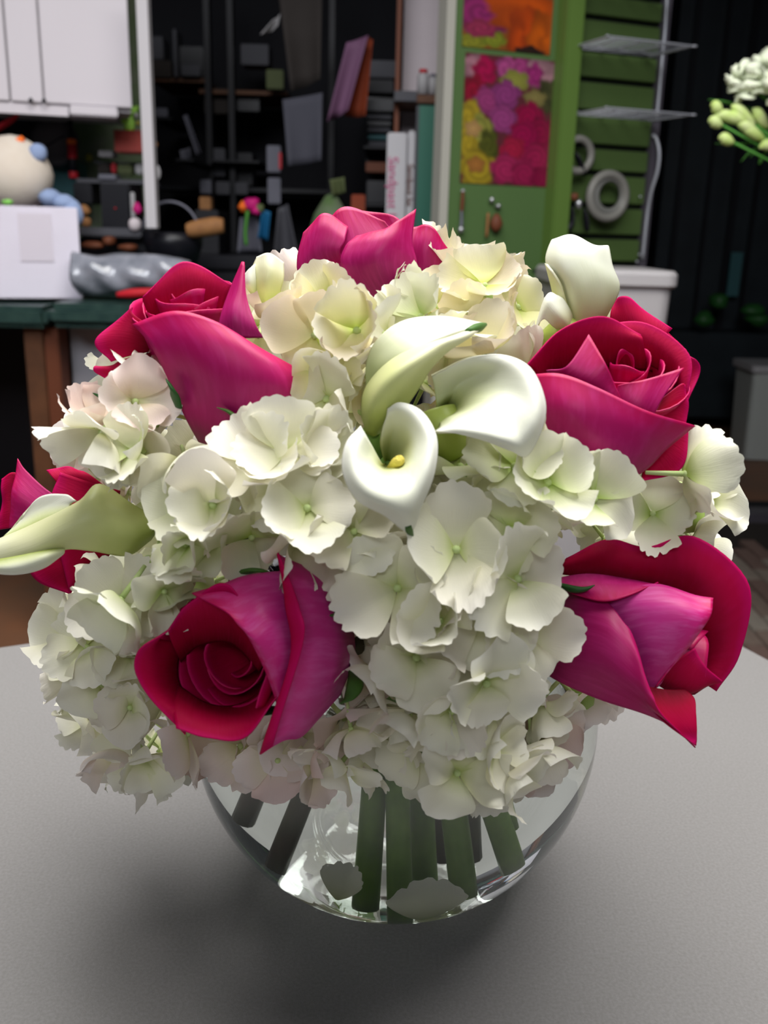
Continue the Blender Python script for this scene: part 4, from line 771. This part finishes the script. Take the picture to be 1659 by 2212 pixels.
patch('petal', [[(330, 760, 2.2), (320, 790, 2.2), (330, 820, 2.2)], [(270, 775, 1.9), (260, 800, 1.8), (275, 815, 2.0)], [(228, 792, 1.9), (204, 800, 1.8), (240, 826, 1.9)]], D, RM, e, seen='in', ruffle=.0010, seed=42)
patch('petal', [[(470, 720, .8), (510, 730, .6), (570, 730, .8)], [(478, 680, .9), (505, 680, .5), (552, 700, .7)], [(495, 630, 1.2), (515, 630, .8), (532, 640, .9)], [(523, 566, 1.3), (526, 566, 1.2), (528, 568, 1.2)]], D, RM, e, seen='out', seed=43, label='petal drawn out to a thin upright tip')
patch('petal', [[(430, 955, 2.4), (455, 982, 2.6), (500, 975, 2.8), (560, 950, 2.8), (600, 925, 2.8)], [(400, 900, 1.2), (460, 915, .8), (520, 920, .6), (590, 920, .9), (645, 912, 1.6)], [(362, 815, .7), (450, 820, -.1), (530, 830, -.3), (610, 850, .1), (650, 870, 1.0)], [(325, 745, .5), (420, 740, -.3), (510, 755, -.4), (590, 790, -.1), (645, 820, .7)], [(286, 700, .9), (375, 672, .1), (455, 692, -.1), (545, 742, 0), (636, 792, .6)]], D, RM, e, 34, 26, ruffle=.0003, seed=44, label='broad crimson front petal')
sepal(e, [(528, 935, .4), (515, 910, .1), (495, 890, 0), (468, 880, 0)], D, .0020); sepal(e, [(386, 880, .7), (376, 850, .3), (366, 830, .2), (358, 818, .2)], D, .0018, 'leaf')
sepal(e, [(232, 878, 2.6), (225, 862, 2.4), (228, 850, 2.4), (245, 862, 2.6)], D, .006, 'leaf')
add_stem(e, atD(490, 975, D+.035), bot(-.050, -.006, .045), .004, 'stem_dark')

# top rose
e, D = rose((800, 530), .3, 'hot pink rose at the very top of the bouquet', [(640, 580), (650, 500), (740, 450), (890, 455), (960, 520), (960, 580), (800, 620)])
ax = (0, -.25, 1.)
rose_core(e, atD(805, 560, D+.022), ax, .022, .034, 6, .3, 9, .8, .1)
patch('petal', [[(700, 640, 1.6), (760, 640, 2.2), (830, 640, 2.6)], [(650, 600, 1.6), (690, 560, 1.3), (740, 560, 1.2)], [(642, 560, 1.6), (690, 500, 1.2), (745, 520, 1.0)], [(655, 502, 1.6), (697, 463, 1.5), (752, 490, 1.4)]], D, RM, e, ruffle=.0005, seed=50)
patch('petal', [[(720, 640, 1.2), (800, 640, 1.0), (880, 640, 1.2)], [(700, 540, 1.6), (790, 540, 1.2), (880, 540, 1.6)], [(715, 470, 1.9), (755, 446, 1.7), (830, 478, 1.5), ][0:3]], D, RM, e, ruffle=.0005, seed=51)
patch('petal', [[(780, 640, 2.6), (850, 640, 2.4), (920, 640, 2.4)], [(800, 540, 2.6), (870, 530, 2.2), (930, 560, 2.4)], [(770, 452, 2.8), (845, 466, 2.4), (888, 500, 2.4)]], D, RM, e, ruffle=.0006, seed=52)
patch('petal', [[(800, 660, .3), (850, 650, .4), (900, 640, .8)], [(740, 580, .2), (820, 570, -.4), (900, 570, .4)], [(745, 535, .3), (830, 520, -.5), (890, 520, .3)], [(770, 510, .5), (840, 488, -.2), (897, 452, .6)]], D, RM, e, ruffle=.0005, seed=53, label='front petal with a raised right corner')
patch('petal', [[(880, 640, 1.6), (920, 640, 1.4), (970, 620, 1.6)], [(870, 550, 1.4), (920, 540, 1.0), (965, 570, 1.4)], [(880, 490, 1.5), (925, 488, 1.2), (968, 536, 1.4)]], D, RM, e, ruffle=.0008, seed=54)

add_stem(e, atD(830, 640, D+.03), bot(.018, .004, .030), .0042, 'stem_dark')

# left edge rose
e, D = rose((110, 1130), .4, 'hot pink rose at the left edge behind the long calla lily', [(0, 1020), (50, 990), (180, 1030), (240, 1050), (200, 1220), (150, 1275), (60, 1240), (0, 1140)])
patch('petal', [[(210, 1100, 1.2), (200, 1140, 1.2), (180, 1190, 1.2)], [(120, 1070, .4), (115, 1120, .2), (110, 1160, .4)], [(60, 1020, .3), (50, 1080, .0), (40, 1140, .2)], [(38, 990, .3), (28, 1060, .1), (20, 1140, .2)]], D, RM, e, ruffle=.0005, seed=60)
patch('petal', [[(60, 1040, .8), (50, 1090, .8), (60, 1140, .8)], [(30, 1020, .6), (20, 1080, .6), (30, 1140, .6)], [(6, 1035, .7), (2, 1090, .6), (-5, 1145, .7)]], D, RM, e, seen='in', ruffle=.0008, seed=61)
patch('petal', [[(260, 1060, 1.4), (250, 1120, 1.6), (240, 1200, 1.6)], [(190, 1040, .8), (180, 1120, .6), (185, 1220, .8)], [(130, 1020, .5), (110, 1100, .3), (150, 1282, .5)]], D, RM, e, seen='in', ruffle=.0005, seed=62)
patch('petal', [[(240, 1150, 1.8), (230, 1200, 1.6), (215, 1230, 1.6)], [(140, 1180, .6), (150, 1220, .5), (170, 1260, .8)], [(50, 1205, .4), (80, 1255, .3), (152, 1284, .5)]], D, RM, e, seen='in', seed=63)
patch('petal', [[(240, 1060, 2), (200, 1070, 1.6), (150, 1080, 1.4)], [(200, 1030, 1.6), (160, 1030, 1.2), (120, 1040, 1.0)], [(180, 1018, 1.6), (140, 1010, 1.3), (100, 1015, 1.1)]], D, RM, e, seen='in', ruffle=.0005, seed=64)

# ------------------------------------------------------------------ calla lilies
def calla(px, off, label, outline, b_off=1.5):
    D = dome(*px)+off/100; e = empty('calla_lily', atD(*px, D+b_off/100), label, 'calla lily', 'white calla lilies in the bouquet'); MASKS.append((outline, D)); return e, D
# front centre
e, D = calla((845, 1000), -2.3, 'white calla lily at the centre facing the viewer with a green-tipped point', [(742, 1000), (780, 930), (850, 875), (930, 910), (940, 1000), (880, 1140), (780, 1080)])
rim = [(779, 921, .9), (748, 960, .5), (742, 1020, .2), (772, 1078, -.1), (832, 1112, 0), (884, 1148, .7), (908, 1095, .2), (937, 1020, .2), (942, 945, .6), (912, 890, 1.1), (866, 870, 1.5), (838, 882, 1.7)]
lip = [(788, 940, .8), (768, 970, .2), (765, 1015, -.2), (793, 1062, -.6), (840, 1088, -.7), (878, 1100, -.4), (900, 1070, -.3), (922, 1010, -.1), (925, 950, .4), (898, 905, 1.0), (862, 886, 1.5), (836, 896, 1.8)]
mid = [(802, 965, 1.2), (790, 990, .6), (795, 1015, .1), (815, 1040, -.3), (845, 1052, -.4), (872, 1054, -.3), (888, 1038, -.1), (900, 1000, .3), (900, 955, .9), (882, 925, 1.5), (855, 915, 2.0), (826, 925, 2.2)]
thr = [(822, 1000, 1.7), (818, 1008, 1.3), (825, 1018, .9), (838, 1022, .6), (852, 1020, .6), (864, 1018, .7), (874, 1010, .9), (880, 990, 1.3), (878, 965, 1.9), (865, 950, 2.4), (845, 945, 2.7), (822, 960, 2.7)]
deep = [(838, 1000, 3.8)]*1; deep = [(838+6*math.cos(a), 1000+6*math.sin(a), 4.0) for a in np.linspace(math.pi, -math.pi, 12)]
patch('spathe', [deep, thr, mid, lip, rim], D, CM, e, 64, 34, th=.0009, seen='in')
tube('spathe_tip', [atD(880, 1132, D+.0035), atD(884, 1146, D+.0065), atD(892, 1158, D+.009)], [.0012, .0012, .0003], M['sepal'], e, 8, 8)
tube('spadix', [atD(845, 1020, D+.03), atD(856, 1003, D+.017), atD(863, 994, D+.009)], [.0022, .0020, .0016], M['spadix'], e, 12, 12)
add_stem(e, atD(838, 1002, D+.038), bot(.004, -.030, .014), .0044)
# right of centre
e, D = calla((1050, 870), -1.9, 'wide open white calla lily right of the centre', [(920, 930), (925, 810), (1010, 770), (1090, 770), (1170, 860), (1165, 940), (1135, 980), (1040, 945)])
rim = [(940, 934, .3), (988, 937, .0), (1050, 952, -.2), (1102, 972, -.1), (1137, 985, .4), (1170, 925, .3), (1176, 865, .5), (1145, 795, .9), (1085, 767, 1.4), (1015, 772, 1.7), (955, 800, 1.8), (932, 812, 1.9)]
lip = [(945, 930, .4), (990, 926, .0), (1045, 934, -.3), (1090, 945, -.4), (1122, 945, -.2), (1148, 905, -.1), (1150, 860, .2), (1122, 808, .8), (1075, 785, 1.4), (1013, 790, 1.9), (960, 815, 2.1), (936, 826, 2.2)]
mid = [(950, 926, .8), (985, 910, .5), (1025, 900, .4), (1055, 892, .4), (1075, 880, .6), (1085, 865, .8), (1083, 845, 1.2), (1062, 822, 1.7), (1030, 812, 2.2), (995, 822, 2.5), (960, 845, 2.6), (940, 850, 2.6)]
thr = [(952, 918, 1.5), (968, 905, 1.4), (985, 896, 1.5), (995, 890, 1.6), (1002, 882, 1.8), (1005, 872, 2.0), (1002, 862, 2.3), (992, 855, 2.6), (978, 855, 2.9), (965, 862, 3.0), (952, 872, 3.0), (944, 880, 3.0)]
deep = [(955+8*math.cos(a), 905+8*math.sin(a), 4.4) for a in np.linspace(math.pi*.9, -math.pi*1.1, 12)]
patch('spathe', [deep, thr, mid, lip, rim], D, CM, e, 64, 34, th=.0009, seen='in')
tube('tube_base', [atD(945, 885, D+.028), atD(958, 930, D+.028), atD(975, 975, D+.034)], [.006, .0075, .005], M['calla_out'], e, 18, 14)
add_stem(e, atD(972, 965, D+.036), bot(.012, -.012, .020), .0044)
# upright pointed one
e, D = calla((880, 800), -1.2, 'slender white calla lily pointing up to the right with a green tip', [(785, 930), (790, 780), (880, 690), (1040, 700), (940, 780), (860, 920)])
patch('spathe', [[(795, 860, 1.2), (815, 850, 1.0), (835, 860, .9)], [(792, 790, 1.0), (820, 790, .7), (850, 790, .5)], [(815, 735, 1.0), (855, 740, .7), (890, 760, .3)], [(872, 694, 1.1), (910, 715, .8), (940, 738, .3)], [(955, 685, 1.3), (975, 700, 1.0), (990, 718, .6)], [(1045, 700, 1.6), (1046, 703, 1.5), (1047, 706, 1.4)]], D, CM, e, 24, 34, th=.0009, seen='in', label='inner back of the rolled spathe')
patch('spathe', [[(792, 936, 1.6), (800, 938, 1.5), (808, 940, 1.5), (815, 938, 1.8)], [(783, 880, 1.2), (802, 885, .2), (835, 890, .2), (862, 895, 1.0)], [(795, 832, .9), (825, 835, -.3), (865, 838, -.2), (902, 840, .8)], [(842, 782, .5), (870, 790, -.4), (905, 790, -.3), (930, 795, .6)], [(905, 750, .3), (930, 752, -.1), (955, 752, 0), (968, 757, .4)], [(975, 728, .5), (990, 726, .3), (1003, 727, .3), (1012, 729, .5)], [(1046, 702, 1.4), (1047, 703, 1.4), (1047, 704, 1.4), (1047, 706, 1.4)]], D, CM, e, 30, 38, th=.0009, seen='out', label='front fold of the spathe')
tube('spathe_tip', [atD(1010, 716, D+.006), atD(1032, 708, D+.011), atD(1049, 701, D+.015)], [.0010, .0016, .0006], M['sepal'], e, 8, 8)
add_stem(e, atD(800, 935, D+.018), bot(-.008, -.020, .022), .0045)
# top right
e, D = calla((1260, 620), .2, 'white calla lily standing at the top right above the open rose', [(1180, 570), (1190, 520), (1310, 530), (1335, 620), (1300, 700), (1200, 720), (1150, 730)])
patch('spathe', [[(1235, 740, 1.4), (1245, 738, 1.0), (1258, 735, .8), (1280, 730, 1.0)], [(1222, 690, 1.0), (1250, 690, .2), (1290, 680, .1), (1315, 672, .6)], [(1205, 610, .8), (1240, 620, -.1), (1295, 610, -.2), (1337, 622, .4)], [(1180, 566, .8), (1215, 560, .1), (1280, 560, -.1), (1322, 575, .4)], [(1190, 524, 1.0), (1232, 512, .5), (1282, 532, .2), (1314, 534, .7)], [(1200, 518, 1.2), (1240, 513, .9), (1284, 536, .7), (1310, 540, 1.0)]], D, CM, e, 34, 34, th=.0009, seen='in')
patch('spathe_fold', [[(1235, 735, .9), (1240, 738, .8), (1246, 735, .8)], [(1203, 660, .8), (1212, 660, .4), (1228, 668, .3)], [(1190, 610, .8), (1200, 612, .4), (1213, 618, .2)], [(1179, 568, .8), (1184, 575, .5), (1192, 585, .3)]], D, CM, e, 14, 24, th=.0009, seen='out')
patch('spathe_lobe', [[(1245, 715, .8), (1240, 725, .6), (1225, 722, .7)], [(1235, 680, .3), (1215, 690, -.2), (1195, 705, .0)], [(1218, 650, .2), (1190, 655, -.3), (1172, 690, -.1)], [(1205, 640, .3), (1180, 640, -.1), (1150, 733, .1)]], D, CM, e, 20, 24, th=.0009, seen='in')
tube('tube_base', [atD(1238, 700, D+.008), atD(1215, 740, D+.008), atD(1195, 770, D+.012)], [.006, .0085, .006], M['calla_out'], e, 18, 14)
# left edge
e, D = calla((170, 1130), -.9, 'long white calla lily reaching out past the left edge', [(-20, 1160), (120, 1090), (210, 1050), (330, 1120), (290, 1200), (150, 1190), (0, 1240)])
patch('spathe', [[(345, 1125, 1.4), (340, 1135, 1.0), (335, 1150, 1.0), (325, 1165, 1.4)], [(285, 1090, 1.0), (280, 1120, .3), (278, 1160, .2), (275, 1199, .8)], [(215, 1047, .7), (205, 1085, -.1), (200, 1140, -.3), (205, 1190, .3)], [(170, 1085, .5), (155, 1110, -.2), (145, 1150, -.4), (140, 1186, .1)], [(70, 1135, .4), (70, 1155, -.2), (72, 1185, -.4), (85, 1215, -.1)], [(0, 1165, .5), (0, 1180, .1), (0, 1205, 0), (0, 1232, .2)], [(-80, 1200, .8), (-80, 1205, .7), (-80, 1210, .7), (-80, 1220, .8)]], D, CM, e, 30, 40, th=.0009, seen='out', label='greenish outer side of the spathe')
patch('spathe_rim', [[(140, 1183, .1), (100, 1190, -.4), (40, 1202, -.5), (-10, 1210, -.4), (-60, 1212, 0)], [(138, 1192, -.1), (100, 1205, -.7), (50, 1222, -.8), (0, 1228, -.7), (-60, 1220, -.1)], [(130, 1200, .0), (95, 1225, -.4), (50, 1238, -.5), (0, 1238, -.4), (-60, 1225, 0)]], D, CM, e, 30, 14, th=.0009, seen='in', label='rolled cream rim')
patch('spathe_back', [[(150, 1110, .8), (100, 1130, .8), (50, 1150, .8), (5, 1165, .8)], [(152, 1090, 1.0), (100, 1100, 1.2), (55, 1120, 1.2), (15, 1155, 1.0)], [(165, 1082, .9), (140, 1068, 1.2), (80, 1078, 1.3), (18, 1158, 1.0)]], D, CM, e, 26, 16, th=.0009, seen='in', label='pinkish inside of the far lobe')
# small one
e, D = calla((568, 592), .8, 'small half-open calla lily between the upper left rose and the top rose', [(525, 600), (560, 550), (612, 570), (600, 640), (560, 640)])
patch('spathe', [[(572, 680, 1.2), (585, 680, .8), (600, 680, 1.0)], [(548, 625, .7), (575, 625, .2), (605, 630, .6)], [(545, 585, .6), (580, 585, .1), (612, 600, .5)], [(556, 556, .8), (582, 548, .4), (612, 568, .8)]], D, CM, e, 18, 22, th=.0009, seen='out')
patch('spathe_lobe', [[(560, 640, .8), (552, 640, .6), (545, 635, .7)], [(552, 605, .4), (540, 610, .2), (530, 615, .3)], [(550, 570, .5), (540, 580, .3), (523, 602, .4)]], D, CM, e, 14, 14, th=.0009, seen='in')

# ------------------------------------------------------------------ hydrangeas
def petal_grid(L, Wd, cup, fold, wav, teeth, seed):
    rr = random.Random(seed); nu, nv = 19, 11; G = np.zeros((nv, nu, 3)); ph = rr.uniform(0, 6); sk = rr.uniform(-.12, .12)
    ths = [rr.uniform(.3, 1) for _ in range(12)]
    for a in range(nv):
        v = a/(nv-1)
        for b in range(nu):
            u = 2*b/(nu-1)-1; g = .09+.95*math.sin(min(1, v**.85)*math.pi*.62)
            x = Wd*u*g; y = L*(v-.36*v*v*u*u)
            edge = max(v**6, abs(u)**6*v*v); tt = (.6+.4*ths[int((u+1)*5.5) % 12])*teeth*edge*(abs(math.sin(u*8+v*5+ph))**.6-.6)
            x *= 1+tt; y *= 1+tt
            z = cup*L*v*v*(.7+.3*u*u) + fold*abs(u)**1.6*Wd*g + wav*math.sin(u*4.5+ph)*v*v + wav*.6*math.sin(v*7+ph)
            G[a, b] = (x+sk*y*v, y, z+.0006*v)
    return G
VAR = 12; PGR = []
for i in range(VAR):
    rr = random.Random(100+i); PGR.append(petal_grid(.0142*rr.uniform(.90, 1.12), .0084*rr.uniform(.9, 1.14), rr.uniform(-.35, .50), rr.uniform(-.15, .50), rr.uniform(.0002, .0012), rr.choice([.03, .09, .15]), i))
PM = {k: [grid_mesh(G, [M[k]]) for G in PGR] for k in ('hyd_white', 'hyd_cream', 'hyd_green', 'hyd_blush')}
bm = bmesh.new(); bmesh.ops.create_icosphere(bm, subdivisions=2, radius=.0012); bmesh.ops.translate(bm, vec=(0, 0, .001), verts=bm.verts)
g = bmesh.ops.create_cone(bm, cap_ends=True, segments=7, radius1=.0006, radius2=.0009, depth=.011)['verts']; bmesh.ops.translate(bm, vec=(0, 0, -.0055), verts=g)
EYE = bpy.data.meshes.new('floret'); bm.to_mesh(EYE); bm.free(); EYE.materials.append(M['eye']); EYE.polygons.foreach_set('use_smooth', [True]*len(EYE.polygons))
rh = random.Random(77); NFL = [0]
def floret(head, p, nrm, size, pal, twist=None, cup=None):
    n = Vector(nrm).normalized(); q = n.to_track_quat('Z', 'Y') ; o = link('floret', EYE, head)
    rot = q.to_matrix().to_4x4() @ Matrix.Rotation(twist if twist is not None else rh.uniform(0, 6.28), 4, 'Z')
    o.matrix_local = Matrix.Translation(Vector(p)-root_of(head)) @ rot @ Matrix.Scale(size, 4)
    cp = cup if cup is not None else rh.choice([rh.uniform(-.1, .35), rh.uniform(.1, .7)])
    for k in range(4):
        pe = link('petal', rh.choice(PM[pal]), o); t = k*math.pi/2+rh.uniform(-.14, .14)
        pe.matrix_local = Matrix.Rotation(t, 4, 'Z') @ Matrix.Translation((0, .0008, .0004+.0005*(k % 2))) @ Matrix.Rotation(cp+rh.uniform(-.22, .22), 4, 'X') @ Matrix.Rotation(rh.uniform(-.2, .2), 4, 'Y') @ Matrix.Scale(rh.uniform(.88, 1.12), 4)
    NFL[0] += 1
PLACED = []
def blocked(p):
    x, y, d = proj(p)
    for poly, D in MASKS:
        if inside(poly, x, y):
            if d < D+.070: return True
        elif d < D+.004 and near(poly, x, y) < 92: return True
        elif d < D+.028 and near(poly, x, y) < 46: return True
    return False
HEADS = []
def head(px, rad, pal, label, sink=.75, stem=None, key=(), sq=(1, 1, 1)):
    """px of the centre, radius in m; key = hand placed florets (x, y, cm off the dome, tilt right, tilt up, size, twist)"""
    c = Vector(atD(*px, dome(*px)+rad*sink)); HEADS.append((c, rad, pal, label, stem, key, sq))
head((655, 720), .046, 'hyd_cream', 'cream hydrangea head at the top left between the two upper roses', 1.0)
head((1010, 655), .055, 'hyd_cream', 'yellowish cream hydrangea head at the top beside the top rose', 1.0)
head((820, 700), .040, 'hyd_green', 'greenish hydrangea head just behind the slender calla lily', 1.05)
head((335, 890), .036, 'hyd_white', 'white hydrangea head under the upper left rose', .8)
head((205, 970), .030, 'hyd_blush', 'blush pink hydrangea cluster at the left above the left edge rose', .9)
head((395, 1120), .042, 'hyd_green', 'pale green-white hydrangea head right of the long calla lily', .8)
head((640, 1060), .050, 'hyd_white', 'white hydrangea head left of the central calla lily', .85, bot(.010, .01, .02), key=((665, 1100, -.6, -.1, .35, 1.05, .3), (560, 1000, -.3, -.3, .4, 1.1, 1.), (620, 985, -.3, -.1, .6, 1.1, .2), (765, 1150, -.1, 0, .2, 1.0, .6)))
head((1190, 1090), .050, 'hyd_green', 'greenish white hydrangea head below the upper right rose', .85, key=((1180, 1045, -.6, .2, .35, 1.1, .4), (1110, 1010, -.3, .1, .5, 1.0, 0), (1280, 1080, -.1, .4, .3, 1.0, .8)))
head((1000, 1240), .052, 'hyd_white', 'big white hydrangea head below the central calla lily', .85, bot(.026, -.034, .03), key=((985, 1188, -.7, .02, .15, 1.15, .1), (1115, 1250, -.9, .35, .0, 1.15, .4), (860, 1270, -.4, -.2, .0, 1.15, .7), (1040, 1330, -.5, .1, -.3, 1.1, .3)))
head((1480, 1110), .038, 'hyd_white', 'white hydrangea head at the right between the two right roses', .9)
head((235, 1440), .056, 'hyd_white', 'full white hydrangea head at the lower left', .85, key=((150, 1370, 0, -.6, .3, 1.1, .2), (262, 1300, -.1, -.2, .4, 1.1, .8)))
head((950, 1470), .052, 'hyd_white', 'white hydrangea head low in the middle over the glass rim', .85, bot(.044, -.034, .040), key=((900, 1420, -.5, -.1, .1, 1.1, .5), (1140, 1370, -.5, .3, -.2, 1.1, .2), (1060, 1510, -.3, .15, -.15, 1.15, .8)))
head((640, 1520), .042, 'hyd_blush', 'shaded hydrangea head beneath the lower left rose', 1.15)
head((1255, 1500), .030, 'hyd_blush', 'small blush hydrangea cluster beneath the lower right rose', 1.2)
head((830, 900), .050, 'hyd_white', 'white hydrangea head filling the middle behind the calla lilies', 1.3)
head((700, 700), .050, 'hyd_green', 'pale hydrangea head at the back of the bouquet', 3.2)
head((1120, 720), .050, 'hyd_cream', 'cream hydrangea head at the right back of the bouquet', 2.8)
HOBJ = []
OUTLINE = [(540, 640), (600, 575), (760, 590), (800, 620), (850, 560), (900, 515), (970, 530), (1040, 550), (1120, 600), (1165, 660), (1215, 700), (1330, 690), (1480, 960), (1545, 1055), (1568, 1130), (1540, 1190), (1400, 1400), (1350, 1530), (1240, 1575), (1198, 1640), (1150, 1695), (1000, 1722), (860, 1650), (660, 1700), (590, 1670), (450, 1600), (330, 1680), (200, 1650), (165, 1580), (112, 1440), (125, 1300), (170, 1230), (210, 1080), (105, 990), (150, 900), (240, 850), (240, 780), (280, 755), (330, 750), (500, 700)]
def allowed(p, inset=30):
    x, y, d = proj(p); return inside(OUTLINE, x, y) and near(OUTLINE, x, y) > inset
def low(p): return (p-BC).length < .103 or (p.z < T+.17 and (p.x-BX)**2+(p.y-BY)**2 < .066**2)
def rand_dir():
    z = rh.uniform(-1, 1); a = rh.uniform(0, 6.283); s = math.sqrt(1-z*z); return Vector((s*math.cos(a), s*math.sin(a), z))
for (c, rad, pal, label, stem, key, sq) in HEADS:
    h = empty('hydrangea', c, label, 'hydrangea', 'hydrangea heads in the bouquet'); HOBJ.append(h)
    blob('cluster_core', c, (rad*.2,)*3, M['pedicel'], h, .1, 1, 2)
    for (x, y, off, tr_, tu, s, tw) in key:
        n = Vector(-np.array(_f) + np.array(_r2)*tr_ + np.array(_u2)*tu); p = Vector(B(x, y, off)); PLACED.append(p); floret(h, p, n, s, pal, tw, .10)
for (h, (c, rad, pal, label, stem, key, sq)) in zip(HOBJ, HEADS):
    out = (c-Vector(EC)).normalized()
    for shell, md, tries in ((1.0, .0135, 420), (.78, .0135, 160)):
        for _ in range(tries):
            d = rand_dir()
            if d.dot(out) < -.35 and d.dot(-Vector(_f)) < .1: continue
            p = c + d*rad*shell*rh.uniform(.90, 1.06)
            if low(p) or not allowed(p): continue
            if any((p-c2).length < r2_*.70 for (c2, r2_, *_x) in HEADS if c2 != c): continue
            if any((p-q_).length < md for q_ in PLACED) or blocked(p+d*.004): continue
            PLACED.append(p); n = (d + Vector((rh.gauss(0, .42), rh.gauss(0, .42), rh.gauss(0, .42)))).normalized()
            floret(h, p, n, rh.uniform(.85, 1.2), pal if rh.random() > .15 else rh.choice(['hyd_white', 'hyd_blush', pal]))
    if stem: add_stem(h, c, stem, .0048)
# florets drooping over the rim in front of the bowl
def bowl_front(x, y, r):
    d = ray(x, y); o = CAM-np.array(BC); a, b, c = d@d, 2*d@o, o@o-r*r; q = b*b-4*a*c
    return atD(x, y, (-b-math.sqrt(max(q, 0)))/(2*a))
for (x, y) in ((470, 1585), (520, 1610), (600, 1640), (675, 1640), (745, 1610), (830, 1590), (905, 1620), (975, 1655), (1050, 1660), (1125, 1625), (1180, 1570), (640, 1585), (940, 1570), (1040, 1590)):
    p = Vector(bowl_front(x, y, .107+rh.uniform(0, .006)))
    if any((p-q_).length < .011 for q_ in PLACED): continue
    k = min(range(len(HEADS)), key=lambda i: (HEADS[i][0]-p).length-HEADS[i][1]); PLACED.append(p)
    floret(HOBJ[k], p, Vector((rh.gauss(0, .25), -1, rh.gauss(.05, .25))), rh.uniform(.95, 1.1), HEADS[k][2], None, rh.uniform(.0, .5))
# close the last gaps of the dome
for gy in range(520, 1720, 34):
    for gx in range(90, 1600, 34):
        for off, sp in ((1.2, 62), (3.0, 68)):
            x, y = gx+rh.uniform(-12, 12), gy+rh.uniform(-12, 12); p = Vector(B(x, y, off))
            if not allowed(p, 24) or low(p) or blocked(p): continue
            if any(math.hypot(q[0]-x, q[1]-y) < sp and q[2] < proj(p)[2]+.02 for q in map(proj, PLACED)): continue
            k = min(range(len(HEADS)), key=lambda i: (HEADS[i][0]-p).length-HEADS[i][1]); PLACED.append(p)
            n = (p-Vector(EC)).normalized()+Vector((rh.gauss(0, .4), rh.gauss(0, .4)-.2, rh.gauss(0, .4))); floret(HOBJ[k], p, n, rh.uniform(.9, 1.2), HEADS[k][2])
print('florets', NFL[0])
# loose petals under water
pe = link('loose_petal', PM['hyd_white'][2], None, Vector((BX+.013, BY-.055, T+.022))); pe.rotation_euler = (1.1, 0, .2); pe.scale = (1.7,)*3; tag(pe, 'loose white petal under water at the front of the glass bowl', 'petal')
pe = link('loose_petal', PM['hyd_white'][5], None, Vector((BX-.020, BY-.048, T+.032))); pe.rotation_euler = (1.0, .2, -.4); pe.scale = (1.0,)*3; tag(pe, 'faint loose petal under water left of the thick green stem', 'petal')
